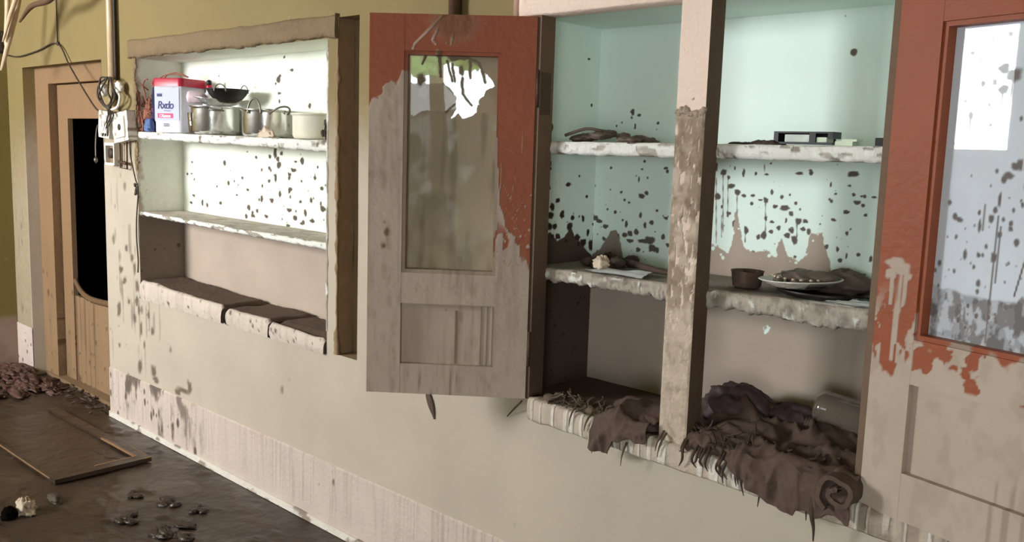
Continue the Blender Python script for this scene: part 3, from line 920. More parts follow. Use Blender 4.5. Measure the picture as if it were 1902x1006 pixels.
m = MB(); m.grid((CX0, CD, CZ0), (CX1 - CX0, 0, 0), (0, 0, CZ1 - CZ0), 420, 420, cback_fn)
child(m.build('back_panel', 'mint_paint'), cup)
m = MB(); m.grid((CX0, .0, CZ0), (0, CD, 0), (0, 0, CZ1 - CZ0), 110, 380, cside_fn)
child(m.build('side_panel', 'mint_darkened_paint'), cup)
m = MB(); m.grid((CX1, CD, CZ0), (0, -CD, 0), (0, 0, CZ1 - CZ0), 20, 60, cside_fn)
child(m.build('side_panel', 'mint_paint'), cup)
m = MB(); m.grid((CX0, CD, CZ1), (CX1 - CX0, 0, 0), (0, -CD, 0), 60, 20, (.05, 0))
child(m.build('ceiling_panel', 'mint_paint'), cup)
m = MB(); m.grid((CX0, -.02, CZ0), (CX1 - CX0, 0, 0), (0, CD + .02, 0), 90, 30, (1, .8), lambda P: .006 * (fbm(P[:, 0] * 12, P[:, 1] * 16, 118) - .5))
child(m.build('floor_panel', 'mint_darkened_paint'), cup)


def csh1_fn(P):
    x, y, z = P.T
    sp = spots(x, y + z, .04, 121, .2)
    e = sst(.56, .68, fbm(x * 20, z * 50 + y * 20, 122))
    e = np.maximum(e, sst(-1.66, -1.70, x) * (.5 + .5 * vn(x * 60, z * 60, 3)) * (z < 1.53))
    return np.clip(sp * .8 + e * .7 + .25 * sst(.05, .2, y), 0, 1), np.clip(.5 * sp + .25 * e, 0, 1)


def csh2_fn(P):
    x, y, z = P.T
    top = sst(.035, .05, y)
    clean = sst(-.97, -.90, x) * top
    e = .7 + .3 * fbm(x * 20, z * 50, 123)
    pale = sst(.60, .70, fbm(x * 30, z * 60, 124))
    return np.clip(np.where(top > .5, 1 - .85 * clean * sst(.4, .6, fbm(x * 18, y * 30, 125) + .15), e - .5 * pale), 0, 1), \
        np.where(top > .5, .55 - .4 * clean, .15 + .45 * sst(.5, .7, fbm(x * 25, z * 70, 126)))


child(slab_shelf(CX0 + .002, CX1 - .002, (1.489, 1.494), (1.524, 1.530), .032, CD - .001, 300, csh1_fn, .005, .004, 130, 34).build('shelf', 'shelf_plaster'), cup)
child(slab_shelf(CX0 + .002, CX1 - .002, (1.116, 1.112), (1.152, 1.164), .030, CD - .001, 340, csh2_fn, .013, .009, 140, 44).build('shelf', 'shelf_plaster'), cup)


def frame_fn(P):
    x, y, z = P.T
    ln = 1.605 + .012 * (fbm(x * 40, z * 3, 131) - .5) * 2
    coat = sst(.006, -.006, z - ln)
    pale = sst(.54, .64, fbm(x * 130, z * 34, 132)) * sst(1.59, 1.56, z)
    pits = sst(.60, .68, fbm(x * 90, z * 40, 133)) * coat
    sp = spots(x, z, .04, 134, .10) * (1 - coat)
    worn = sst(1.2, .95, z)
    return np.clip(np.maximum(coat * (1 - .62 * pale * (1 - .6 * worn)), sp), 0, 1), np.clip(sp + .8 * (coat * (1 - pale)) * (1 - worn * .75) * sst(.35, .6, fbm(x * 25, z * 25, 135)) + .3 * pits, 0, 1)


MX0, MX1 = -1.271, -1.187
m = MB()
m.box(MX0, MX1, -.031, .0, .752, 1.884, .004, frame_fn,
      lambda P: .004 * sst(1.612, 1.595, P[:, 2]) * (.4 + fbm(P[:, 0] * 50, P[:, 2] * 22, 136)) * sst(0, .006, P[:, 0] - MX0) * sst(0, .006, MX1 - P[:, 0]), faces='xyzZ')
# ledge of mud where the coat ends
for k in range(14):
    m.blob((MX0 + .004 + (MX1 - MX0 - .008) * k / 13, -.032, 1.604 + RNG.uniform(-.006, .005)), (.008, RNG.uniform(.005, .009), RNG.uniform(.006, .012)), .4, 3, k, 8, 10, fn=(1, .5))
child(m.build('mullion', 'frame_paint'), cup)
m = MB(); m.box(MX0 + .006, MX1, -.031, .034, .752, 1.880, .012, lambda P: (.55 + .3 * vn(P[:, 1] * 40, P[:, 2] * 6, 3), .7 + 0 * P[:, 0]), faces='XY')
o = child(m.build('mullion_rebate', 'jamb_wood'), cup); o['label'] = 'dark bare wood side of the upright'
m = MB(); m.box(CX0, -1.738, -.026, .034, .76, 1.880, .012, lambda P: (.5 + .4 * sst(1.4, 1.0, P[:, 2]) + 0 * P[:, 0], .45 + .4 * sst(1.4, 1.0, P[:, 2])))
o = child(m.build('jamb', 'jamb_wood'), cup); o['label'] = 'dark wooden hinge post'
m = MB(); m.box(-.752, -.700, -.026, .034, .76, 1.880, .03, (.6, .4))
child(m.build('jamb', 'jamb_wood'), cup)
m = MB()
P = np.zeros((110, 9, 3))
for i, xx in enumerate(np.linspace(-1.846, -.56, 110)):
    e = min(1, (xx + 1.846) / .02)
    z0, z1 = 1.878 + .002 * (float(vn(xx * 10, 1, 5)) - .5), 1.958
    P[i] = [(xx, .036, z0), (xx, -.028, z0), (xx, -.031 - .0 * e, z0 + .004), (xx, -.032, z0 + .02), (xx, -.032, z0 + .04), (xx, -.032, z1 - .015), (xx, -.028, z1 - .004), (xx, -.01, z1), (xx, .004, z1 + .001)]
    if i < 3:
        P[i, :, 1] = np.minimum(.036, P[i, :, 1] + .02 * (1 - i / 3))
m.surf(P[:, ::-1], lambda P: (np.clip(spots(P[:, 0], P[:, 2], .05, 137, .1) + strokes(P[:, 0], P[:, 2], [(-1.83, 1.955, -1.80, 1.885), (-1.50, 1.93, -1.48, 1.89), (-1.42, 1.96, -1.405, 1.90)], .002), 0, 1), .6 + 0 * P[:, 0]))
m.grid((-1.846, .0, 1.878), (0, -.03, 0), (0, 0, .078), 2, 2)
child(m.build('top_rail', 'frame_paint'), cup)


def sill_fn(P):
    x, y, z = P.T
    st_ = sst(.48, .66, vn(x * 75, z * 5, 141))
    dk = sst(.62, .78, vn(x * 50, z * 4, 142)) * .8
    right = sst(-1.2, -1.0, x)
    pale = sst(.56, .70, vn(x * 85, z * 4, 147)) * (.75 + .25 * fbm(x * 9, z, 3))
    return np.clip(1 - pale * .9 + dk * .3, 0, 1), np.clip(dk * .6 * right + .12 * st_, 0, 1)


m = MB()
ns = 300
P = np.zeros((ns, 12, 3))
for i, xx in enumerate(np.linspace(-1.722, -.50, ns)):
    t = (xx + 1.722) / 1.0
    zt = .772 - .028 * t; zb = .704 - .022 * t
    r = .004 * (float(fbm(xx * 22, 1, 143)) - .5) * 2; r2 = .006 * (float(fbm(xx * 40, 4, 144)) - .5) * 2
    P[i] = [(xx, .012, zt - .006), (xx, -.02, zt - .002), (xx, -.040, zt + r * .5), (xx, -.048, zt - .006), (xx, -.050 + r2 * .4, zt - .02), (xx, -.050 + r2 * .5, zt - .035),
            (xx, -.050 + r2 * .5, zb + .02), (xx, -.049, zb + .006 + r), (xx, -.044, zb + r), (xx, -.03, zb + .002), (xx, -.01, zb + .004), (xx, .006, zb + .006)]
m.surf(P, sill_fn)
E2 = np.stack([P[0], np.stack([P[0, :, 0], np.full(12, .004), P[0, :, 2]], 1)])
m.surf(E2, sill_fn)
child(m.build('sill', 'sill_plaster'), cup)


# doors: local x runs from the hinge to the free edge, local y*sg faces the viewer, z is world height
def coat_left(s, z):
    """mud on the left door: everything below a slanting, ragged line"""
    line = np.interp(s, [0, .028, .05, .073, .093, .109, .379, .397, .429, .454, .476, .49], [1.17, 1.222, 1.245, 1.267, 1.34, 1.60, 1.72, 1.688, 1.669, 1.638, 1.61, 1.60])
    w = .03 * (fbm(s * 40, z * 30, 151) - .5) * 2
    return line + w


def ldoor_fn(P):
    s, z = P[:, 0], P[:, 2]
    line = coat_left(s, z)
    coat = sst(.008, -.008, z - line)
    rs = (s < .11)
    # red islands and specks on the hinge stile, thinning downwards
    isl = sst(.50, .56, fbm(s * 55, z * 26, 152)) * rs * sst(1.13, 1.22, z) * sst(1.34, 1.22, z)
    coat = coat * (1 - isl)
    specks = spots(s, z, .03, 153, .35 * rs * sst(1.5, 1.2, z) + .04, rmin=.08, rmax=.3)
    smear = strokes(s, z, [(.27, 1.87, .35, 1.79), (.35, 1.79, .355, 1.775), (.285, 1.83, .30, 1.80), (.30, 1.80, .29, 1.79), (.24, 1.82, .245, 1.79)], .004) * .8
    mark = spots(s, z, .035, 154, .55 * (np.hypot((s - .44) / .03, (z - 1.24) / .05) < 1) + .4 * (np.hypot((s - .445) / .025, (z - 1.535) / .025) < 1) + .015, rmin=.1, rmax=.35, stretch=1.4)
    drips = sst(.66, .76, vn(s * 150, z * 6, 155)) * (s > .15) * (s < .36) * sst(.86, .80, z) * .8
    shadow_patch = sst(1, .3, np.hypot((s - .235) / .11, (z - 1.85) / .085)) * .55  # brown shadow at the top of the door, painted in as dark colour
    scr = strokes(s, z, [(.08, 1.50, .055, 1.49), (.05, 1.42, .06, 1.35), (.03, 1.56, .032, 1.49), (.085, 1.40, .05, 1.33), (.04, 1.30, .06, 1.24), (.075, 1.33, .03, 1.26), (.02, 1.36, .05, 1.30), (.09, 1.46, .092, 1.38)], .0018) * .45
    fl_ = spots(s, z, .016, 158, .30 * rs * sst(1.45, 1.22, z), rmin=.1, rmax=.45)
    streak = sst(.5, .8, fbm(s * 90, z * 7, 159)) * .22
    mud = np.clip(np.maximum.reduce([coat, specks * (z > line) * .9, smear, mark, shadow_patch, scr, fl_ * .85]), 0, 1)
    wet = np.clip(mark * .9 + drips * .7 + streak + .25 * sst(.6, .8, fbm(s * 30, z * 12, 156)) + shadow_patch * 1.7 * (z > line), 0, 1)
    return mud, wet


def rdoor_fn(P):
    s, z = P[:, 0], P[:, 2]
    n1 = fbm(s * 28, z * 16, 161)
    line = np.interp(s, [0, .03, .085, .10, .12, .48], [1.05, 1.06, 1.09, 1.125, 1.13, 1.13])
    coat = sst(.012, -.012, z - line - .05 * (n1 - .5) * 2)
    isl = sst(.53, .58, fbm(s * 26, z * 22, 162)) * sst(1.04, 1.055, z) * sst(1.17, 1.12, z) * (s > .10)
    coat = coat * (1 - isl)
    # tan mud running down from a blotch on the hinge stile
    blot = splats(s, z, [(.04, 1.285), (.055, 1.275), (.03, 1.262), (.07, 1.26)], [(14, 10), (12, 10), (9, 8), (6, 6)], .0017, .0015)
    run = strokes(s, z, [(.035, 1.28, .034, 1.20), (.055, 1.28, .054, 1.12), (.068, 1.27, .064, 1.20), (.05, 1.20, .048, 1.08)], .005)
    mot = sst(.52, .60, fbm(s * 60, z * 30, 163)) * sst(1.30, 1.12, z) * (s < .1)
    pale = spots(s, z, .03, 164, .05, rmin=.05, rmax=.2) * .6
    mud = np.clip(np.maximum.reduce([coat, blot, run, mot * .85, pale]), 0, 1)
    dr_ = sst(.66, .76, vn(s * 110, z * 5, 165)) * (s > .22) * sst(.93, .88, z) * .8
    return mud, np.clip(.15 * sst(.5, .7, n1) + dr_ * .5, 0, 1)


def lglass_fn(P):
    s, z = P[:, 0], P[:, 2]
    a = s + .004 * (fbm(s * 80, z * 80, 171) - .5) * 2; b = z + .004 * (fbm(s * 80 + 5, z * 80, 172) - .5) * 2
    clean = inpoly(a, b, [(0.385, 1.79), (0.385, 1.68), (0.322, 1.68), (0.27, 1.683), (0.248, 1.668), (0.233, 1.644), (0.23, 1.611), (0.247, 1.578), (0.231, 1.591), (0.224, 1.6), (0.213, 1.581), (0.192, 1.586), (0.172, 1.602), (0.165, 1.631), (0.145, 1.665), (0.121, 1.679), (0.125, 1.691), (0.141, 1.706), (0.165, 1.732), (0.199, 1.752), (.20, 1.79)])
    film = inpoly(a, b, [(0.385, 1.68), (0.27, 1.683), (0.233, 1.644), (0.23, 1.611), (0.255, 1.604), (0.302, 1.604), (0.333, 1.602), (0.356, 1.586), (0.385, 1.60)])
    mud = np.where(clean, .0, np.where(film, .80, 1.0)).astype(float)
    st_ = strokes(a, b, [(.333, 1.735, .321, 1.765), (.283, 1.755, .277, 1.702), (.26, 1.745, .244, 1.69), (.245, 1.74, .236, 1.69), (.25, 1.75, .20, 1.757), (.20, 1.757, .165, 1.743), (.165, 1.743, .147, 1.69), (.193, 1.745, .192, 1.70), (.216, 1.70, .213, 1.655), (.213, 1.655, .186, 1.622), (.26, 1.60, .233, 1.625)], .0045)
    st_ = np.maximum(st_, splats(a, b, [(.336, 1.69), (.217, 1.72), (.283, 1.765), (.24, 1.758), (.22, 1.765)], [(7, 13), (4, 9), (5, 8), (12, 6), (14, 6)], .0019, .0017, .3))
    mud = np.maximum(mud, st_)
    runs = sst(.5, .75, fbm(s * 34, z * 4.5, 173)) * (z < 1.60)
    thin = .06 * sst(.45, .75, fbm(s * 20, z * 16, 175)) * (mud > .9) * (st_ < .1)
    pale_sp = splats(a, b, [(.328, 1.655)], [(7, 9)], .0019, .0017, .2)
    wet = np.clip(.18 + .30 * runs + .45 * st_ + .25 * sst(.5, .8, fbm(s * 12, z * 9, 174)) - .5 * pale_sp - .2 * sst(1.45, 1.25, z), 0, 1)
    return np.clip(mud - thin, 0, 1), wet


SPG = [(.21, 1.682), (.229, 1.668), (.194, 1.657), (.212, 1.642), (.171, 1.655), (.152, 1.594), (.188, 1.614), (.138, 1.622), (.17, 1.626), (.194, 1.575), (.215, 1.746), (.182, 1.737), (.143, 1.716), (.162, 1.695), (.257, 1.694), (.269, 1.615), (.274, 1.57), (.251, 1.497), (.24, 1.479), (.279, 1.461), (.228, 1.433), (.215, 1.393), (.255, 1.378), (.234, 1.364), (.228, 1.318), (.149, 1.387), (.193, 1.378), (.169, 1.318), (.197, 1.32), (.19, 1.404), (.274, 1.496), (.26, 1.5), (.272, 1.425)]
SPGS = [(12, 10), (14, 10), (6, 6), (12, 8), (5, 6), (6, 7), (4, 4), (3, 3), (3, 3), (4, 3), (5, 5), (3, 3), (6, 3), (3, 3), (8, 10), (9, 12), (8, 12), (8, 6), (9, 5), (6, 12), (3, 12), (5, 6), (4, 4), (5, 5), (6, 8), (7, 4), (3, 9), (4, 8), (4, 4), (3, 4), (6, 8), (5, 8), (3, 4)]


def rglass_fn(P):
    s, z = P[:, 0], P[:, 2]
    sp = splats(s, z, SPG, SPGS, .0012, .0014, .7)
    sp = np.maximum(sp, strokes(s, z, [(.212, 1.635, .213, 1.575), (.229, 1.66, .228, 1.62), (.152, 1.59, .153, 1.555), (.228, 1.40, .228, 1.15), (.236, 1.38, .236, 1.27), (.20, 1.42, .20, 1.37), (.29, 1.33, .275, 1.25)], .0022))
    low = sst(1.48, 1.28, z)
    sp = np.maximum(sp, spots(s, z, .016, 181, .05 + .42 * low, stretch=1.5))
    line = np.interp(s, [.1, .143, .178, .239, .281, .29, .313, .4], [1.245, 1.242, 1.238, 1.235, 1.236, 1.249, 1.237, 1.24]) + .01 * (fbm(s * 40, z * 20, 182) - .5)
    coat = sst(.004, -.004, z - line)
    gaps = sst(.52, .62, fbm(s * 55, z * 35, 183)) * sst(1.13, 1.19, z + .02)
    film = .58 + .12 * fbm(s * 8, z * 6, 184)  # even pale film paints in the wall light seen through the pane
    mud = np.maximum.reduce([film, sp * .92, coat * (.92 - .45 * gaps)])
    wet = np.clip(np.maximum(sp, .55 * coat + .35 * sst(.45, .6, fbm(s * 80, z * 40, 185)) * coat), 0, 1)
    return mud, wet


def cup_door(hx, hy, ang, sg, fn, gfn, gmat, zb, zt, wid, gz0, gz1, pz0, pz1, gs0, gs1, label, hinges):
    d = MB()
    T = .042

    def y2(a, b):   # depth behind the face, as local y range
        ya, yb = -sg * a, -sg * b
        return (min(ya, yb), max(ya, yb))

    def bx(s0, s1, a, b, z0, z1, res=.0045):
        y0, y1 = y2(a, b)
        d.box(s0, s1, y0, y1, z0, z1, res, fn)
    ps0, ps1 = gs0 - .010, gs1 + .010
    bx(0, gs0, 0, T, zb, zt); bx(gs1, wid, 0, T, zb, zt)
    bx(gs0, gs1, 0.0006, T, gz1, zt); bx(gs0, gs1, .0006, T, pz1, gz0); bx(gs0, gs1, .0006, T, zb, pz0)
    root = d.build('door', 'door_paint')
    root['label'] = label
    root.location = (hx, hy, 0); root.rotation_euler = (0, 0, ang)
    # recessed lower panel
    p = MB(); y0, y1 = y2(.017, .026)
    p.box(gs0, gs1, y0, y1, pz0, pz1, .005, fn)
    if sg > 0:      # three thin beads at the hinge side and a split in the panel
        for (sa, sb_) in ((gs0 + .006, gs0 + .014), (gs0 + .022, gs0 + .030), (gs0 + .040, gs0 + .048)):
            y0, y1 = y2(.011, .018)
            p.box(sa, sb_, y0, y1, pz0 + .002, pz1 - .001, .005, fn)
        y0, y1 = y2(.0155, .0175)
        p.box(gs0 + .110, gs0 + .118, y0, y1, pz0 + .002, pz1 - .02, .005, (1, .8))
    p.build('lower_panel', 'door_paint', root)
    # glazing bead round the pane
    b = MB()
    bw = .010
    for (s0, s1, z0, z1) in ((gs0, gs0 + bw, gz0, gz1), (gs1 - bw, gs1, gz0, gz1), (gs0 + bw, gs1 - bw, gz0, gz0 + bw), (gs0 + bw, gs1 - bw, gz1 - bw, gz1)):
        y0, y1 = y2(.006, .040)
        b.box(s0, s1, y0, y1, z0, z1, .006, lambda P: (fn(P)[0], np.clip(fn(P)[1] + .35, 0, 1)))
    b.build('glazing_bead', 'door_paint', root)
    g = MB(); y0, y1 = y2(.034, .037)
    if sg > 0:
        g.grid((gs1 - .006, y1, gz0 + .006), (-(gs1 - gs0 - .012), 0, 0), (0, 0, gz1 - gz0 - .012), 130, 280, gfn)
        g.box(gs0 + .006, gs1 - .006, y0, y1, gz0 + .006, gz1 - .006, None, (0, 0), faces='xXyzZ')
    else:
        g.grid((gs0 + .006, y0, gz0 + .006), (gs1 - gs0 - .012, 0, 0), (0, 0, gz1 - gz0 - .012), 130, 280, gfn)
        g.box(gs0 + .006, gs1 - .006, y0, y1, gz0 + .006, gz1 - .006, None, (0, 0), faces='xXYzZ')
    g.build('glass_pane', gmat, root)
    for hz in hinges:
        h = MB()
        h.tube([(-.006, 0, hz), (-.006, 0, hz + .105)], .005, 10, 1)
        h.tube([(-.006, 0, hz + .03), (-.006, 0, hz + .034)], .0065, 10, 1); h.tube([(-.006, 0, hz + .07), (-.006, 0, hz + .074)], .0065, 10, 1)
        o = h.build('hinge', 'rusty_iron', root); o['label'] = 'rusty butt hinge'
    return root


ld = cup_door(-1.748, -.032, math.radians(220.03), 1, ldoor_fn, lglass_fn, 'muddy_glass', .760, 1.873, .481, 1.128, 1.770, .852, 1.036, .100, .380,
              'left cupboard door, mud-coated with red paint left at the top', (1.62, .86))
child(ld, cup)
rdr = cup_door(-.735, -.032, math.radians(-14.7), -1, rdoor_fn, rglass_fn, 'lit_silt_glass', .738, 1.873, .480, 1.132, 1.778, .842, 1.036, .096, .385,
               'right cupboard door, red above and coated in pale mud below', ())
child(rdr, cup)
# hinge leaf on the left jamb
h = MB(); h.box(-1.7385, -1.7372, -.020, .022, 1.60, 1.72, .02, lambda P: (.3 + .5 * vn(P[:, 1] * 80, P[:, 2] * 40, 3), .5 + 0 * P[:, 0]))
o = child(h.build('hinge_leaf', 'rusty_iron'), cup); o['label'] = 'rusty hinge plate on the post'


# ================================================================ THINGS ON THE NICHE SHELF
def SZ(x):      # top of the upper niche shelf at x
    return 1.526 + (x + 4.396) / 1.59 * (-.018) + .0015


def pot(name, label, x, y, r, h, seed, handles=None, mat='aluminium', group=None):
    z = SZ(x) + .001
    t = thing(name, label, 'pot', (x, y, z), 0, group)
    b = MB()
    prof = [(0, .0), (r * .86, .0), (r * .95, .004), (r, .016), (r, h - .012), (r * 1.01, h - .008), (r * 1.07, h - .004), (r * 1.08, h), (r * 1.06, h + .002), (r * .985, h - .002), (r * .97, h - .012), (r * .96, .02), (r * .9, .008), (0, .006)]
    b.lathe(prof, seg=64, fn=lambda P: (np.clip(spots(np.arctan2(P[:, 1], P[:, 0]) * r, P[:, 2], .045, seed, .12), 0, 1), .8 + 0 * P[:, 0]))
    b.build('body', mat, t)
    for hnd in (handles or []):
        q = MB(); q.tube([(px, py, pz) for px, py, pz in hnd], .0042, 8, 5)
        o = q.build('handle', 'grey_wire', t); o['label'] = 'bent wire loop handle'
    return t


def loop(r, h, ang, w=.03, out=.035, up=.0, tall=0.0):
    """a wire loop on the rim of a pot at the given bearing"""
    c, s = math.cos(ang), math.sin(ang)
    pts = []
    for k in range(9):
        a = math.pi * k / 8
        rad = r + out * math.sin(a) * (0 if tall else 1) + .002
        tng = -w * math.cos(a)
        pts.append((rad * c - tng * s, rad * s + tng * c, h - .018 + up * math.sin(a) + tall * math.sin(a)))
    return pts


pot('cooking_pot', 'round aluminium pot under the black wok on the niche shelf', -3.845, .116, .108, .124, 201,
    [loop(.108, .124, math.radians(-25), .03, .03)])
p2 = pot('cooking_pot', 'round aluminium pot with raised wire loop handles, second pot from the bucket', -3.395, .114, .106, .112, 205,
         [loop(.106, .112, math.radians(-62), .030, .0, 0, .060), loop(.106, .112, math.radians(-8), .040, .060, .030)])
pot('cooking_pot', 'cream pot at the right end of the niche shelf', -3.035, .116, .098, .098, 209, None, 'cream_enamel')

# wide grey pan on the first pot with a black wok in it
zr = SZ(-3.845) + .124 + .004
t = thing('shallow_pan', 'wide grey aluminium pan resting between the pot and the black wok', 'pan', (-3.80, .105, zr))
b = MB(); b.lathe([(0, .0), (.05, .001), (.085, .014), (.118, .036), (.122, .038), (.116, .037), (.08, .018), (.045, .006), (0, .005)], seg=56, tilt=Matrix.Rotation(.10, 4, 'Y'), fn=(.25, .0))
b.build('bowl', 'aluminium', t)
t = thing('wok', 'black iron wok with thin wire handles on top of the pots', 'wok', (-3.70, .10, zr + .011))
b = MB(); b.lathe([(0, .0), (.035, .003), (.062, .017), (.080, .038), (.091, .060), (.094, .061), (.089, .056), (.076, .036), (.055, .016), (.03, .008), (0, .006)], seg=56)
b.build('bowl', 'black_iron', t)
for a_, ta in ((math.radians(-50), .030), (math.radians(100), .036)):
    q = MB(); q.tube(loop(.090, .066, a_, .026, .0, 0, ta), .0024, 8, 5); q.build('handle', 'grey_wire', t)

# white bucket with red lid and a printed label
ba = math.radians(21.7)
t = thing('lidded_bucket', 'square white plastic bucket with a crimson lid and printed label', 'bucket', (-4.222, .002, SZ(-4.2)), ba)
A = .172


def rsq(s, r, z, n=6, off=0.0):
    pts = []
    for (cx, cy, a0) in ((s - r, r, -90), (s - r, s - r, 0), (r, s - r, 90), (r, r, 180)):
        for k in range(n):
            a = math.radians(a0 + 90 * k / (n - 1))
            x = cx + r * math.cos(a); y = cy + r * math.sin(a)
            x = s / 2 + (x - s / 2) * (1 + off); y = s / 2 + (y - s / 2) * (1 + off)
            pts.append((x, y, z))
    return pts


b = MB()
P = np.array([rsq(A, .02, 0, off=-.98), rsq(A, .02, 0, off=-.06), rsq(A, .02, .004, off=-.035), rsq(A, .02, .05, off=-.035), rsq(A, .02, .056, off=0), rsq(A, .02, .222, off=.0), rsq(A, .02, .222, off=-.98)])
b.surf(P, closev=True); b.build('body', 'white_plastic', t)
b = MB()
P = np.array([rsq(A, .022, .216, off=.045), rsq(A, .022, .250, off=.045), rsq(A, .022, .254, off=.02), rsq(A, .022, .251, off=-.10), rsq(A, .022, .251, off=-.98)])
b.surf(P, closev=True); b.surf(np.array([rsq(A, .022, .216, off=.045), rsq(A, .022, .216, off=-.98)])[::-1], closev=True)
o = b.build('lid', 'red_plastic', t); o['label'] = 'crimson lid'
b = MB(); b.grid((.014, -.0012, .058), (A - .028, 0, 0), (0, 0, .150), 2, 2)
lb = b.build('label_sheet', 'lilac_label', t); lb['label'] = 'lilac printed label'
b = MB(); b.box(.028, .058, -.0022, -.0014, .168, .180); b.box(.026, .060, -.0022, -.0014, .1815, .183)
b.build('print_block', 'navy_ink', lb)
b = MB(); b.box(.030, .122, -.0022, -.0014, .068, .090)
b.build('red_band', 'red_ink', lb)


def text(body, size, loc, mat, par, shear=0.0, space=1.0):
    cu = bpy.data.curves.new('lettering', 'FONT')
    cu.body = body; cu.size = size; cu.extrude = .0006; cu.shear = shear; cu.space_character = space
    cu.align_x = 'CENTER'; cu.offset = .0008
    o = bpy.data.objects.new('lettering', cu)
    COL.objects.link(o)
    dg = bpy.context.evaluated_depsgraph_get()
    me = bpy.data.meshes.new_from_object(o.evaluated_get(dg))
    bpy.data.objects.remove(o)
    m = bpy.data.objects.new('lettering', me)
    COL.objects.link(m)
    me.materials.clear(); me.materials.append(MATS[mat])
    m.parent = par; m.location = loc; m.rotation_euler = (math.radians(90), 0, 0)
    return m


text('Rxdo', .050, (.078, -.002, .112), 'navy_ink', lb, .15, .85)
text('- - - - -', .014, (.088, -.002, .099), 'navy_ink', lb)
text('I Xoooo', .020, (.076, -.003, .072), 'white_ink', lb, 0, .95)
text('-----', .018, (.080, -.002, .036), 'navy_ink', lb)
text('-----', .018, (.080, -.002, .028), 'navy_ink', lb)

# tumbler, bottle, pink roll, tangle, cloths, clumps
t = MB()
t.lathe([(0, 0), (.026, 0), (.028, .004), (.035, .094), (.0335, .095), (.027, .006), (0, .005)], (-3.868, -.002 + .034, SZ(-3.87)), 32, lambda P: (np.where(P[:, 2] < SZ(-3.87) + .065, .85, .3), .85 + 0 * P[:, 0]))
tag(centred(t.build('tumbler', 'jar_glass')), 'small dark drinking glass between the bucket and the first pot', 'glass')
bz = SZ(-3.93) + .115
t = thing('squeeze_bottle', 'white squeeze bottle with a black cap standing right of the bucket', 'bottle', (-3.985, .165, SZ(-3.98)))
b = MB(); b.lathe([(0, 0), (.028, 0), (.030, .004), (.030, .16), (.027, .178), (.014, .196), (.012, .215), (0, .215)], seg=28); b.build('body', 'white_plastic', t)
b = MB(); b.lathe([(.0125, .212), (.0135, .214), (.0135, .226), (.009, .230), (.0, .230)], seg=20); b.build('collar', 'red_plastic', t)
b = MB(); b.lathe([(0, .229), (.010, .229), (.0125, .236), (.012, .246), (.006, .252), (0, .253)], seg=20); b.build('cap', 'black_plastic', t)
t = MB()
d_ = np.array([-.60, -.75, 0.05]); c_ = np.array([-3.795, .050, zr + .030])
t.tube([c_ - .002 * d_, c_ + .02 * d_, c_ + .05 * d_, c_ + .075 * d_, c_ + .085 * d_], [.012, .025, .028, .027, .022], 20, 4)
t.tube([c_ + .082 * d_, c_ + .09 * d_], .008, 12, 2)
o = tag(centred(t.build('plastic_bottle', 'pink_plastic')), 'pale pink bottle lying on its side on the grey pan', 'bottle')
o.location.z = zr + .006

t = MB()
for k in range(46):
    p0 = np.array([-4.335 + RNG.gauss(0, .030), .07 + RNG.gauss(0, .04), 1.54 + .19 * RNG.random() ** 1.2])
    pts = []
    for j in range(7):
        p0 = p0 + np.array([RNG.gauss(0, .020), RNG.gauss(0, .018), RNG.gauss(0, .028)])
        pts.append((min(max(p0[0], -4.388), -4.262), min(max(p0[1], .006), .21), min(max(p0[2], 1.531), 1.775)))
    t.tube(pts, .0035, 5, 3)
for k in range(2):
    t.tube([(-4.34 + .02 * k, .05 + .02 * k, 1.70 + .02 * k), (-4.26, .06 + .03 * k, 1.785 + .012 * k), (-4.18, .09 + .02 * k, 1.802 + .008 * k), (-4.10, .12, 1.788)], .0030, 6, 6)
t.blob((-4.350, .09, 1.60), (.03, .06, .07), .5, 4, 4, 18, 22, fold=.5)
tag(centred(t.build('string_tangle', 'rust_string')), 'tangle of reddish brown string and wire in the niche corner', 'tangle', kind='stuff')
t = MB(); t.blob((-4.262, .046, 1.640), (.026, .030, .112), .15, 2.5, 14, 22, 26, zmin=1.529, fold=.2)
tag(centred(t.build('cloth_bundle', 'navy_cloth')), 'dark navy bundle squeezed behind the bucket', 'bundle')
t = MB(); t.blob((-4.268, .006, 1.549), (.030, .020, .032), .4, 3, 24, 20, 26, zmin=1.528, fold=.6)
tag(centred(t.build('rag', 'blue_cloth')), 'crumpled blue rag at the left foot of the bucket', 'rag')
t = MB(); t.blob((-3.235, .012, 1.522), (.050, .012, .026), .5, 3, 33, 20, 26, zmin=SZ(-3.22), fold=.7)
tag(centred(t.build('paper_scrap', 'beige_paper')), 'crumpled beige scrap at the front of the niche shelf', 'scrap')
t = MB()
for k in range(16):
    t.blob((-2.842 + RNG.uniform(-.02, .02), .03 + RNG.uniform(-.014, .02), 1.515 + .075 * RNG.random()), (.010, .010, .013), .6, 3, k, 8, 10)
t.tube([(-2.84, .02, 1.512), (-2.85, .02, 1.55), (-2.83, .03, 1.60)], .004, 6, 4)
tag(centred(t.build('debris_clump', 'dark_clump')), 'dark clump of debris at the right end of the niche shelf', 'debris')


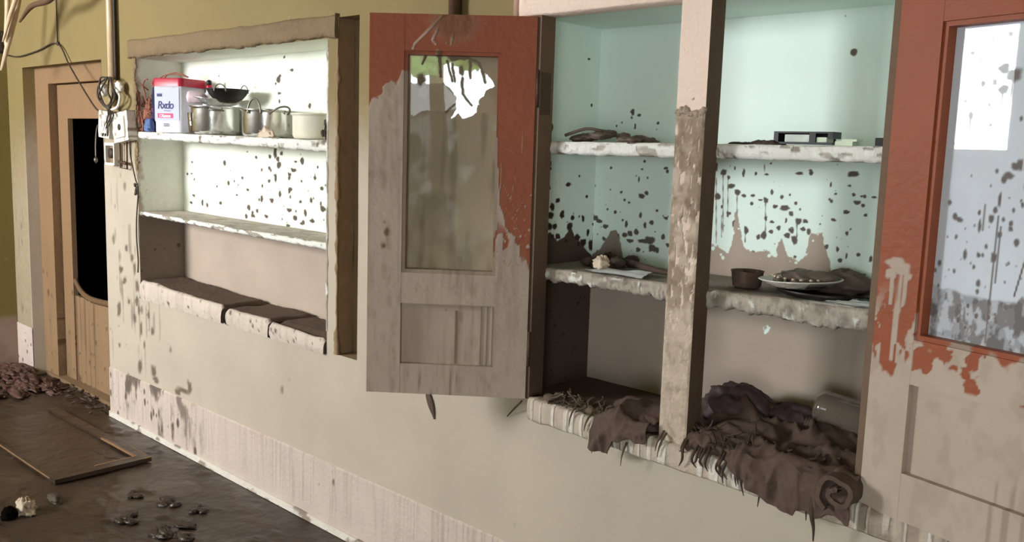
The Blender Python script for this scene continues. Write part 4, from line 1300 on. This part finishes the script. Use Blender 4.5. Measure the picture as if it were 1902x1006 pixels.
# ================================================================ THINGS IN THE CUPBOARD
Z1 = 1.5285
t = MB()
for k in range(26):
    a = RNG.random()
    t.blob((-1.70 + .20 * a, .055 + .11 * RNG.random() + .05 * a, Z1 + .004 + .022 * math.sin(math.pi * a) * RNG.random()), (.026, .020, .010), .5, 3, 40 + k, 10, 12, zmin=Z1 - .004)
t.tube([(-1.70, .05, Z1 + .015), (-1.64, .07, Z1 + .035), (-1.60, .10, Z1 + .03)], .005, 6, 4)
tag(centred(t.build('mud_heap', 'damp_mud')), 'low heap of mud and leaves at the left end of the top cupboard shelf', 'mud')
t = thing('cassette_case', 'black open cassette-like case lying on the top cupboard shelf', 'case', (-1.035, .075, Z1 + .004), math.radians(-1.5))
b = MB()
b.box(-.022, .128, 0, .045, 0, .005); b.box(-.022, .128, .0, .045, .026, .030); b.box(-.022, -.010, 0, .045, .005, .026); b.box(.116, .128, 0, .045, .014, .026)
b.box(.070, .086, .0, .04, .005, .026); b.box(-.010, .116, .040, .045, .005, .026)
b.build('shell', 'black_plastic', t, False)
b = MB(); b.box(.002, .069, .010, .0395, .0055, .023); b.build('insert', 'grey_tile', t, False)
b = MB(); b.box(.087, .112, .004, .0395, .0055, .017); b.build('flap', 'pale_plastic', t, False)
t = MB(); t.box(-.893, -.852, .055, .10, Z1 + .002, Z1 + .012); t.box(-.880, -.845, .06, .095, Z1 + .0122, Z1 + .017)
tag(centred(t.build('plastic_piece', 'pale_plastic', None, False)), 'small pale plastic piece right of the black case', 'plastic piece')
t = MB(); t.box(-.797, -.745, .045, .085, Z1 + .003, Z1 + .021); t.box(-.790, -.750, .0445, .05, Z1 + .0065, Z1 + .0175)
tag(centred(t.build('black_box', 'black_plastic', None, False)), 'little black box at the right end of the top cupboard shelf', 'box')
t = MB()
for k in range(14):
    a = k / 13
    t.blob((-1.16 + .115 * a, .07 + .012 * RNG.random(), Z1 + .001), (.018, .018, .005 + .006 * (a > .5) * (a < .85)), .4, 3, 70 + k, 8, 12, zmin=Z1 - .004)
tag(centred(t.build('mud_smear', 'dark_clump')), 'dark flat ridge of mud left of the black case', 'mud')

# middle shelf, left bay
Z2 = 1.156


def sheet(name, pts, mat, label, cat, seed, amp=.006, n=14):
    """a limp sheet spanned between four corners (x, y, z)"""
    a, b_, c, d = [np.array(p) for p in pts]
    U, V = np.meshgrid(np.linspace(0, 1, n), np.linspace(0, 1, n), indexing='ij')
    P = (1 - U)[..., None] * ((1 - V)[..., None] * a + V[..., None] * d) + U[..., None] * ((1 - V)[..., None] * b_ + V[..., None] * c)
    P[..., 2] += amp * (fbm(U * 3, V * 3, seed) ** 2) * 2
    mb = MB()
    mb.surf(P); Q = P.copy(); Q[..., 2] -= .0012; mb.surf(Q[::-1])
    return tag(centred(mb.build(name, mat)), label, cat)


sheet('paper_sheet', [(-1.60, .040, Z2 + .003), (-1.40, .040, Z2 + .004), (-1.42, .125, Z2 + .007), (-1.585, .110, Z2 + .006)], 'pale_paper', 'wet white paper sheet at the front of the middle shelf, left bay', 'paper', 5)
t = MB(); t.blob((-1.585, .100, Z2 + .022), (.020, .018, .018), .5, 3, 81, 18, 22, zmin=Z2 + .006, fold=.7)
tag(centred(t.build('paper_scrap', 'beige_paper')), 'crumpled pale scrap behind the white paper sheet', 'scrap')
t = MB(); t.tube([(-1.62, .225, Z2 + .024), (-1.54, .19, Z2 + .020), (-1.44, .15, Z2 + .016), (-1.34, .12, Z2 + .016)], [.006, .010, .010, .005], 8, 5)
tag(centred(t.build('stick', 'dark_straw')), 'dark wet stick across the middle shelf, left bay', 'stick')
t = MB()
for k in range(20):
    t.blob((-1.62 + RNG.uniform(-.07, .06), .17 + RNG.uniform(-.06, .10), Z2 + .006 + .02 * RNG.random()), (.018, .016, .014), .5, 3, 90 + k, 8, 10, zmin=Z2 - .004)
tag(centred(t.build('mud_heap', 'dark_clump')), 'dark lumps of mud at the back of the middle shelf, left bay', 'mud')

# middle shelf, right bay
Z2R = 1.166
t = MB()
t.lathe([(0, 0), (.030, 0), (.036, .004), (.041, .040), (.043, .044), (.039, .044), (.033, .008), (0, .006)], (-1.135, .135, Z2R - .004), 36, lambda P: (.75 + .25 * fbm(P[:, 0] * 60, P[:, 2] * 60, 3), .25 + .5 * sst(.5, .6, fbm(P[:, 0] * 40 + 3, P[:, 2] * 60, 4))))
tag(centred(t.build('bowl', 'crockery')), 'small mud-caked bowl left of the plate on the middle shelf', 'bowl')
t = MB(); t.blob((-1.04, .22, Z2R + .012), (.05, .05, .034), .3, 2, 44, 18, 22, zmin=Z2R - .004)
tag(centred(t.build('mud_heap', 'damp_mud')), 'mound of mud behind the bowl on the middle shelf', 'mud')
t = thing('dinner_plate', 'white plate heaped with mud, tilted on a dark tray', 'plate', (-.985, .130, Z2R + .004))
b = MB(); b.lathe([(0, .012), (.055, .012), (.062, .014), (.098, .030), (.102, .0325), (.098, .034), (.062, .0185), (.05, .017), (0, .017)], seg=56, tilt=Matrix.Rotation(math.radians(-3), 4, 'Y'), fn=lambda P: (np.clip(sst(.102, .086, np.hypot(P[:, 0], P[:, 1])) * (P[:, 2] > .016) + .15, 0, 1), .9 + 0 * P[:, 0]))
b.build('dish', 'crockery', t)
b = MB()
b.blob((.02, .015, .034), (.066, .055, .020), .35, 3, 46, 18, 26)
for k in range(16):
    a = RNG.uniform(0, 6.28); b.blob((.062 * math.cos(a), .055 * math.sin(a), .030), (.011, .010, .007), .5, 3, k, 8, 10)
b.build('mud_fill', 'damp_mud', t)
b = MB()
for k in range(12):
    a = 2.6 + k * .32; b.blob(((.058 + .012 * RNG.random()) * math.cos(a), .062 * math.sin(a), .037), (.0042, .0042, .003), .4, 3, k, 8, 8)
o = b.build('food_crumbs', 'beige_paper', t); o['label'] = 'pale crumbs of food'
t = MB()
t.lathe([(0, 0), (.085, 0), (.092, .003), (.108, .016), (.110, .016), (.094, .001), (0, .0015)], (-.935, .150, Z2R - .001), 40, (0, 0), sx=1.05, sy=.95)
tag(centred(t.build('tray', 'black_iron')), 'dark round tray under the white plate', 'tray')
t = MB(); t.blob((-.93, .245, Z2R + .014), (.075, .045, .036), .4, 2.5, 47, 20, 26, zmin=Z2R - .006, fold=.3)
tag(centred(t.build('mud_heap', 'damp_mud')), 'mound of mud behind the white plate', 'mud')
sheet('paper_sheet', [(-.880, .038, Z2R + .002), (-.75, .040, Z2R + .002), (-.76, .12, Z2R + .004), (-.83, .11, Z2R + .004)], 'pale_paper', 'white paper sheet right of the plate on the middle shelf', 'paper', 7)
sheet('plastic_scrap', [(-.835, .075, Z2R + .012), (-.765, .080, Z2R + .010), (-.76, .10, Z2R + .013), (-.80, .098, Z2R + .013)], 'black_plastic', 'black plastic scrap lying on the white paper right of the plate', 'scrap', 8, .004)

# bottom of the cupboard, left bay: fibres, muddy rag
CZ = CZ0 + .002


def straws(n, x0, x1, y0, y1, z0, zh, L, r, seed, hang=None):
    mb = MB(); rg = random.Random(seed)
    for k in range(n):
        p = np.array([rg.uniform(x0, x1), rg.uniform(y0, y1), z0 + zh * rg.random() ** 2])
        a = rg.uniform(0, 6.28); d = np.array([math.cos(a), math.sin(a), rg.uniform(-.25, .35)]); pts = [p]
        for j in range(4):
            d = d + np.array([rg.gauss(0, .45), rg.gauss(0, .45), rg.gauss(0, .35)]); d /= np.linalg.norm(d)
            p = p + d * L / 4 * rg.uniform(.6, 1.3)
            p[2] = max(p[2], z0)
            pts.append(p.copy())
        mb.tube(pts, r * rg.uniform(.6, 1.4), 5, 3)
    return mb


t = straws(60, -1.665, -1.42, -.030, .035, .774, .014, .050, .0024, 11)
for k in range(26):
    t.blob((-1.67 + .26 * RNG.random(), -.025 + .06 * RNG.random(), .775), (RNG.uniform(.008, .02), RNG.uniform(.006, .014), RNG.uniform(.006, .014)), .6, 3, 300 + k, 9, 12, zmin=.763, fold=.4)
tag(centred(t.build('straw_litter', 'straw')), 'muddy straw and fibres along the front of the left bay floor', 'straw', kind='stuff')


def rag(x0, x1, yb, yf, hfn, zlow, n=70, m=46, seed=0, nfold=1.0, pull=lambda x: 0.0):
    """cloth lying on the cupboard floor and hanging over the sill"""
    P = np.zeros((n, m, 3))
    mtop = int(m * .66)
    for i, u in enumerate(np.linspace(0, 1, n)):
        x = x0 + (x1 - x0) * u
        for j in range(m):
            if j < mtop:
                v = j / (mtop - 1); y = yb + (yf + pull(x) - yb) * v
                h = hfn(x, y)
                wq = float(vn(x * 9, y * 9, seed + 8)) * 1.6
                f = float(ridge(x * 9 + y * 15 + wq, y * 13 - x * 7, seed)) ** 2 * .026 + float(ridge(x * 21 - y * 12 + wq, y * 24 + x * 10, seed + 1)) ** 2 * .010
                z = CZ + .003 + h + f * nfold * min(1, 3 * v + .15)
                P[i, j] = (x + .006 * float(vn(x * 40, y * 40, 5)), y, z)
            else:
                q = (j - mtop + 1) / (m - mtop)
                z0_ = P[i, mtop - 1, 2]
                zl = zlow(x)
                f = float(ridge(x * 46, q * 1.4, seed + 2)) * .014 + float(ridge(x * 19 + q, q, seed + 4)) * .014
                P[i, j] = (x, min(yf - .004 - f * math.sin(min(1, q * 1.6) * math.pi / 2) * nfold, -.056) + pull(x), z0_ + (zl - z0_) * q)
    mb = MB(); mb.surf(P)
    Q = P.copy(); Q[..., 1] += .003; Q[..., 2] -= .003; mb.surf(Q[::-1])
    return mb


t = rag(-1.465, -1.285, .10, -.055, lambda x, y: .008 + .028 * math.exp(-((x + 1.40) / .05) ** 2) * (y < .06) + .030 * max(0, min(1, (x + 1.40) / .1)) * math.exp(-((y - .04) / .05) ** 2),
        lambda x: float(np.interp(x, [-1.47, -1.455, -1.41, -1.385, -1.34, -1.28], [.705, .690, .692, .735, .748, .752])) - .008 * float(vn(x * 60, 1, 3)), 60, 40, 21)
t.blob((-1.345, -.008, .776), (.055, .040, .022), .3, 2, 48, 18, 24, zmin=.764, fold=.25)
tag(centred(t.build('muddy_rag', 'muddy_cloth')), 'mud-soaked rag hanging over the sill left of the upright', 'rag')
t = MB()
for (px, pz, L_) in ((-1.545, .775, .05), (-1.49, .765, .04), (-1.36, .72, .060), (-1.245, .765, .05), (-1.252, .77, .04), (-1.46, .70, .03)):
    t.tube([(px, -.035, pz + .012), (px + .002, -.056, pz), (px - .006, -.058, pz - L_ * .5), (px - .010, -.057, pz - L_)], [.003, .0035, .0022, .001], 6, 4)
tag(centred(t.build('mud_strands', 'straw')), 'muddy strands dangling down the left half of the sill', 'strands', kind='stuff')

# bottom of the cupboard, right bay
def heapH(x, y):
    a = .075 * math.exp(-((x + 1.13) / .09) ** 2) * math.exp(-((y - .15) / .08) ** 2)
    b_ = .055 * math.exp(-((x + .90) / .12) ** 2) * math.exp(-((y - .14) / .09) ** 2)
    return .010 + a + b_


t = rag(-1.183, -.735, .27, -.056, heapH,
        lambda x: float(np.interp(x, [-1.19, -1.05, -.99, -.93, -.86, -.80, -.73], [.768, .758, .728, .698, .700, .712, .720])) - .020 * float(vn(x * 70, 1, 3)) ** 2, 130, 60, 31, 1.25, lambda x: .040 * float(sst(-1.01, -1.09, x)))
tag(centred(t.build('cloth_heap', 'muddy_cloth')), 'heap of mud-soaked cloth filling the right bay and hanging over the sill', 'cloth')
t = MB(); t.blob((-1.150, .165, .825), (.095, .075, .062), .22, 2.2, 51, 34, 44, zmin=.775, fold=.28)
t.blob((-1.03, .20, .812), (.085, .055, .046), .25, 2.4, 52, 30, 40, zmin=.775, fold=.3)
tag(centred(t.build('cloth_bundle', 'purple_cloth')), 'dark purplish bundle at the left back of the right bay', 'bundle')
# rolled cloth seen end on
t = MB()
P = np.zeros((90, 7, 3))
for i in range(90):
    q = i / 89; a = q * 2 * math.pi * 1.45 + 1.4; r_ = (.014 + .038 * q) * (1 + .30 * (float(vn(a * 1.3, 2.0, 6)) - .5))
    for j in range(7):
        y = -.100 + .085 * j / 6 + .006 * float(vn(q * 14, j * .8, 6))
        P[i, j] = (-.762 + r_ * math.cos(a) * 1.05 + .004 * float(vn(q * 20, j, 3)), y, .778 + r_ * .95 * math.sin(a) - .008)
t.surf(P)
Q = P.copy()
for i in range(90):
    q = i / 89; a = q * 2 * math.pi * 1.45 + 1.4
    Q[i, :, 0] -= .011 * math.cos(a); Q[i, :, 2] -= .011 * math.sin(a)
t.surf(Q[::-1]); t.surf(np.stack([P[:, 0], Q[:, 0]], 1))
tag(centred(t.build('rolled_cloth', 'muddy_cloth')), 'rolled muddy cloth end poking over the sill beside the right door', 'cloth')
t = MB()
tl = Matrix.Rotation(math.radians(90), 4, 'Y') @ Matrix.Rotation(math.radians(0), 4, 'Z')
t.lathe([(.0, .0), (.036, .0), (.043, .004), (.046, .02), (.046, .15), (.044, .156), (.040, .156), (.042, .15), (.042, .02), (.036, .007), (0, .006)], (-.945, .20, .872), 36, lambda P: (.42 + .3 * fbm(P[:, 0] * 20, P[:, 2] * 30, 5), .35 + 0 * P[:, 0]), tilt=Matrix.Rotation(math.radians(96), 4, 'Y'))
tag(centred(t.build('glass_jar', 'jar_glass')), 'muddy glass jar lying on its side on the cloth heap', 'jar')
t = straws(60, -1.18, -.84, -.060, .02, .782, .030, .055, .0024, 17)
for k in range(34):
    x = -1.17 + .36 * (k / 33) + RNG.uniform(-.02, .02); L_ = RNG.random() * RNG.uniform(.02, .06) + .006 + (.02 if -1.02 < x < -.84 else 0)
    zt_ = .770 - .028 * (x + 1.722)
    y_ = -.055 - RNG.uniform(0, .012)
    t.tube([(x, -.040, zt_ + .022), (x + .003, y_, zt_ + .006), (x + RNG.uniform(-.006, .006), y_, zt_ - L_ * .5), (x + RNG.uniform(-.01, .01), y_ + .004, zt_ - L_)], [.003, .004, .0032, .001], 6, 4)
t.tube([(-.822, -.075, .755), (-.82, -.078, .70), (-.819, -.066, .665), (-.819, -.062, .632)], [.007, .006, .0035, .0015], 6, 4)
tag(centred(t.build('fibre_fringe', 'dark_straw')), 'dark muddy fibres fringing the cloth heap on the sill', 'fibres', kind='stuff')

# scraps at the lower edge of the left door
t = MB()
P = np.zeros((14, 6, 3))
for i, q in enumerate(np.linspace(0, 1, 14)):
    w = .016 * math.sin(math.pi * min(1, .25 + q * .75)) + .002
    for j in range(6):
        a = 2 * math.pi * j / 6
        P[i, j] = (-2.215 + .034 * q + w * math.cos(a), -.004 - .003 * math.sin(a), .672 - .082 * q)
t.surf(P, closev=True)
tag(centred(t.build('leaf', 'muddy_cloth')), 'single muddy leaf stuck to the wall under the left door', 'leaf')
t = MB(); t.tube([(-1.745, -.050, .757), (-1.79, -.03, .722), (-1.845, -.004, .678)], [.003, .0028, .0018], 6, 5)
tag(centred(t.build('twig', 'dark_straw')), 'thin twig against the wall at the left end of the sill', 'twig')


# ================================================================ WIRING BY THE CORNER
t = thing('conduit_pipe', 'vertical brown conduit pipe on the wall above the switch boxes', 'pipe', (-4.60, -.026, 1.66))
b = MB(); b.tube([(0, 0, -.01), (-.002, 0, .5), (0, 0, CEIL - 1.66)], .019, 16, 1); b.build('tube', 'conduit', t)
b = MB(); b.tube([(.022, .008, .02), (.026, .008, .4), (.024, .008, CEIL - 1.66)], .006, 8, 2)
o = b.build('cable', 'dark_wire', t); o['label'] = 'dark cable beside the pipe'
b = MB(); b.box(-.03, .03, .0, .026, .10, .118); b.build('saddle_clip', 'conduit', t)
t = thing('switch_box', 'pale broken switch box hanging below the conduit pipe', 'switch box', (-4.645, -.03, 1.47))
b = MB()
SWF = lambda P: (sst(.50, .66, fbm(P[:, 0] * 26, P[:, 2] * 26, 191)) * .9, .4 * vn(P[:, 0] * 40, P[:, 2] * 40, 3))
SWD = lambda P: .012 * (fbm(P[:, 0] * 18, P[:, 2] * 18, 192) - .5)
b.box(-.075, .055, -.022, .028, .02, .155, .008, SWF, SWD); b.build('box', 'switch_plastic', t, False)
b = MB(); b.box(-.055, .035, -.032, -.0225, .045, .135, .008, SWF); b.build('cover', 'switch_plastic', t, False)
b = MB(); b.box(-.035, -.012, -.036, -.0322, .075, .105); b.box(-.002, .021, -.036, -.0322, .075, .105); b.build('rocker', 'frame_paint', t, False)
t.rotation_euler.y = math.radians(4)
t = thing('switch_box', 'pale square wall socket next to the niche edge, right of the switch box', 'socket', (-4.47, -.028, 1.475))
b = MB(); b.box(-.085, .085, -.016, .028, .0, .145, .008, SWF, SWD); b.build('box', 'switch_plastic', t, False)
b = MB(); b.box(-.06, .06, -.026, -.0165, .02, .12, .008, SWF); b.build('cover', 'switch_plastic', t, False)
b = MB(); b.tube([(.01, -.0258, .07), (.01, -.028, .07)], .016, 16, 1); b.build('socket_hole', 'dark_wire', t)
t.rotation_euler.y = math.radians(-7)
t = thing('junction_box', 'open broken junction box dangling under the switch box', 'junction box', (-4.625, -.03, 1.355))
b = MB()
for (x0, x1, z0, z1) in ((-.055, .060, .0, .012), (-.055, .060, .098, .112), (-.055, -.043, .012, .098), (.048, .060, .012, .098)):
    b.box(x0, x1, -.012, .028, z0, z1)
b.build('rim', 'switch_plastic', t, False)
b = MB(); b.box(-.043, .048, .010, .026, .012, .098); b.build('inside', 'groove_mud', t, False)
b = MB(); b.tube([(-.02, .0, .06), (-.02, .012, .06)], .026, 18, 1); b.build('knob', 'dark_wire', t)
t = thing('junction_box', 'empty metal frame hanging beside the junction box, by the niche edge', 'junction box', (-4.505, -.02, 1.345))
b = MB()
b.tube([(-.04, 0, .13), (-.04, 0, .0), (.035, 0, -.004), (.04, 0, .13)], .0045, 8, 1); b.tube([(-.05, 0, .03), (.04, -.004, .022)], .008, 8, 1)
b.build('frame', 'rusty_iron', t)
t = MB()
C0 = (-4.60, -.045, 1.655)
for k, (dx, dz) in enumerate(((-.10, -.0), (-.07, .03), (.08, .02), (.11, -.02), (.06, -.04), (-.055, -.05))):
    t.tube([(-4.60 + dx * .15, -.045, 1.79), (-4.60 + dx * .9, -.055 - .004 * k, 1.755 + dz), (-4.60 + dx, -.06, 1.70 + dz * .5), (-4.60 + dx * .45, -.056, 1.655), (-4.595, -.05, 1.635)], .0045, 6, 6)
for k in range(3):
    t.tube([(-4.60 + .01 * k, -.05, 1.64), (-4.58 + .03 * k, -.06, 1.60), (-4.62 + .02 * k, -.06, 1.55), (-4.66 + .03 * k, -.058, 1.50)], .0035, 6, 5)
t.blob((-4.59, -.05, 1.640), (.016, .012, .018), .4, 3, 3, 10, 12)
tag(centred(t.build('cable_loops', 'dark_wire')), 'loose loops of dark cable at the bottom of the conduit pipe', 'cable')
t = thing('torn_fitting', 'white torn cable fitting around the cable loops', 'fitting', (-4.60, -.03, 1.70))
for (xa, xb, za, zb_) in ((-.10, -.062, .0, .062), (.065, .122, .012, .065)):
    b = MB(); b.blob(((xa + xb) / 2, -.002, (za + zb_) / 2), ((xb - xa) * .55, .018, (zb_ - za) * .55), .35, 3, 7, 14, 18, fold=.25); b.build('torn_sleeve', 'switch_plastic', t)
b = MB(); b.tube([(.09, -.01, .02), (.14, -.02, -.01), (.11, -.02, -.055), (.04, -.02, -.07)], .007, 8, 6); b.build('white_flex', 'switch_plastic', t)
t = MB()
t.tube([(-4.72, -.035, 1.565), (-4.765, -.04, 1.545), (-4.785, -.042, 1.47), (-4.79, -.042, 1.385)], .0035, 6, 6)
t.blob((-4.79, -.042, 1.375), (.012, .010, .014), .4, 3, 9, 8, 10)
tag(centred(t.build('hanging_wire', 'grey_wire')), 'short grey wire dangling in front of the dark door hole', 'wire')
t = MB()
t.tube([(-4.41, -.03, 1.48), (-4.425, -.02, 1.40), (-4.40, -.012, 1.30), (-4.375, -.010, 1.24), (-4.40, -.010, 1.10), (-4.405, -.010, 1.0), (-4.39, -.012, .90), (-4.395, -.012, .83)], .0035, 6, 6)
for k in range(8):
    t.blob((-4.395 + RNG.uniform(-.01, .012), -.012, 1.22 + .05 * RNG.random()), (.008, .006, .01), .4, 3, k, 6, 8)
tag(centred(t.build('hanging_wire', 'dark_wire')), 'dark wire hanging down the left edge of the niche', 'wire')
t = MB()
t.tube([(-5.338, -.008, CEIL), (-5.338, -.008, 2.4), (-5.338, -.008, 2.0)], .004, 6, 2)
t.tube([(-6.15, -.02, 1.975), (-5.95, -.012, 1.955), (-5.65, -.010, 1.972), (-5.338, -.010, 1.998), (-5.15, -.02, 1.87), (-4.95, -.03, 1.74), (-4.80, -.03, 1.640), (-4.72, -.03, 1.625)], .0045, 6, 6)
t.blob((-5.338, -.008, 2.0), (.012, .008, .012), .2, 2, 1, 8, 10)
tag(centred(t.build('slack_cable', 'dark_wire')), 'slack dark cable from the left wall to the conduit over the door', 'cable')
t = MB(); t.blob((WL + .02, -.035, 2.045), (.035, .05, .065), .35, 2.5, 61, 18, 22)
tag(centred(t.build('lamp_holder', 'dark_wire')), 'dark lamp holder on the side wall at the cable end', 'lamp holder')
t = MB()
t.tube([(-5.12, -.22, CEIL), (-5.22, -.22, 2.38), (-5.289, -.22, 2.20), (-5.415, -.22, 2.04), (-5.586, -.22, 1.846)], [.020, .020, .019, .017, .009], 8, 6)
t.tube([(-5.06, -.25, CEIL), (-5.17, -.25, 2.30), (-5.33, -.25, 2.11), (-5.45, -.25, 1.99)], [.014, .014, .011, .005], 8, 6)
t.tube([(-5.40, -.20, CEIL), (-5.50, -.20, 2.24), (-5.56, -.20, 2.02), (-5.55, -.20, 1.93)], [.014, .014, .010, .005], 8, 6)
tag(centred(t.build('hanging_strips', 'pale_strip')), 'pale muddy strips dangling from the ceiling in the top left corner', 'strips')
t = MB(); t.tube([(-4.66, -.20, CEIL), (-4.72, -.20, 2.30), (-4.88, -.20, 2.175), (-5.12, -.21, 2.155), (-5.30, -.21, 2.09)], [.016, .016, .016, .014, .006], 8, 6)
tag(centred(t.build('bent_strip', 'brown_cord')), 'brown bent strip slanting behind the pale strips, top left', 'strip')
t = MB(); t.tube([(-2.108, -.022, CEIL), (-2.108, -.022, 2.2), (-2.104, -.022, 1.86)], .020, 12, 1)
tag(centred(t.build('wall_pipe', 'brown_cord')), 'brown pipe on the wall running down behind the left cupboard door', 'pipe')


# ================================================================ ON THE FLOOR
t = thing('wooden_frame', 'mud-coated wooden frame lying flat on the floor', 'frame', (-3.955, -.38, .004), math.radians(1))
b = MB()
fnf = lambda P: (.55 + .4 * fbm(P[:, 0] * 14, P[:, 1] * 14, 7), .5 * sst(.45, .7, fbm(P[:, 0] * 10, P[:, 1] * 16, 8)))
b.box(-.055, .0, -.215, .215, 0, .020, .012, fnf); b.box(-1.10, -.055, .170, .215, 0, .018, .012, fnf)
b.box(-1.10, -.055, -.215, -.195, 0, .010, .012, fnf)
b.build('rail', 'wet_floor', t)
b = MB(); b.box(-1.09, -.055, -.195, .170, -.004, .004, .012, fnf); b.build('panel', 'wet_floor', t)
b = MB(); b.box(-.42, -.058, .160, .171, .016, .022, .012, (.2, 0)); b.box(-1.09, -.06, -.217, -.2125, .009, .0118, .012, (.3, .1)); b.box(-.064, -.055, -.02, .170, .014, .021, .012, (0, 0)); b.box(-.010, .001, .18, .216, .018, .0215, .01, (0, 0)); b.box(-.22, -.0, .2145, .2165, .010, .0195, .01, (0, 0))
o = b.build('edge', 'old_wood', t); o['label'] = 'pale bare wood edge'
t = MB(); t.blob((-3.735, -.785, .016), (.045, .026, .034), .5, 3, 71, 22, 26, zmin=-.002, fold=.8)
tag(centred(t.build('plastic_scrap', 'pale_scrap')), 'crumpled pale scrap on the floor in front of the wooden frame', 'scrap')
t = MB(); t.blob((-3.725, -.85, .012), (.030, .030, .028), .4, 3, 72, 18, 22, zmin=-.002)
tag(centred(t.build('dark_stone', 'dark_room')), 'black lump at the left picture edge on the floor', 'stone')
t = MB(); t.blob((-3.78, -.66, .008), (.050, .020, .016), .5, 3, 73, 16, 22, zmin=-.004, fold=.5)
tag(centred(t.build('mud_lump', 'dark_clump')), 'dark mud lump right behind the pale scrap on the floor', 'mud')
lumps = [(-3.45, -.36, .04, 'pebbly mud lump on the floor right of the wooden frame'), (-3.17, -.44, .07, 'large mud lump at the bottom edge of the picture'),
         (-3.39, -.52, .04, 'mud lump on the floor left of the large one'), (-3.62, -.40, .03, 'small mud lump just in front of the wooden frame corner'),
         (-3.30, -.27, .028, 'shiny pebble of mud between the frame and the skirting')]
for k, (x, y, r, lab) in enumerate(lumps):
    t = MB()
    for q in range(7):
        t.blob((x + RNG.gauss(0, r * .6), y + RNG.gauss(0, r * .5), .004), (r * RNG.uniform(.35, .8), r * RNG.uniform(.3, .6), r * RNG.uniform(.12, .24)), .6, 3, k * 9 + q, 12, 16, zmin=-.006, fold=.5)
    tag(centred(t.build('mud_lump', 'wet_floor')), lab, 'mud', 'mud lumps on the floor')
t = MB(); rg = random.Random(5)
for q in range(60):
    x = rg.uniform(-6.12, -5.52); y = rg.uniform(-.42, -.01)
    hgt = .05 * math.exp(-((x + 5.9) / .25) ** 2)
    t.blob((x, y, .004 + hgt * rg.random()), (rg.uniform(.03, .11), rg.uniform(.02, .05), rg.uniform(.008, .022)), .8, 3, q, 14, 20, zmin=-.004, fold=.9)
tag(centred(t.build('debris_heap', 'rubbish')), 'heap of muddy rubbish against the side wall at the far left', 'debris', kind='stuff')
t = MB(); rg = random.Random(8)
for q in range(34):
    x = rg.uniform(-5.50, -4.85); y = rg.uniform(-.10, .045) + .0
    a = rg.uniform(0, 3.14); L_ = rg.uniform(.03, .07)
    t.tube([(x, y, .012 + .02 * rg.random()), (x + L_ * .5 * math.cos(a), y + L_ * .5 * math.sin(a), .012 + .012 * rg.random()), (x + L_ * math.cos(a), min(y + L_ * math.sin(a), .05), .012 + .02 * rg.random())], [.002, .007, .002], 6, 4)
tag(centred(t.build('leaf_litter', 'dark_straw')), 'leaves and sticks littering the doorway threshold', 'leaves', kind='stuff')

# a tree in the yard outside the rear doorway (seen in the door glass)
t = thing('garden_tree', 'leafy green tree in the yard behind the camera', 'tree', (2.6, -7.6, -.05))
b = MB(); b.tube([(0, 0, 0), (.1, 0, 1.2), (-.05, .1, 2.4), (.1, 0, 3.2)], [.14, .11, .09, .05], 10, 4); b.build('trunk', 'bark', t)
b = MB()
for k in range(34):
    b.blob((RNG.uniform(-1.6, 2.0), RNG.uniform(-.7, .7), RNG.uniform(2.55, 4.2)), (.44, .40, .30), .6, 6, k, 22, 28, fold=.4)
b.build('crown', 'garden_green', t)
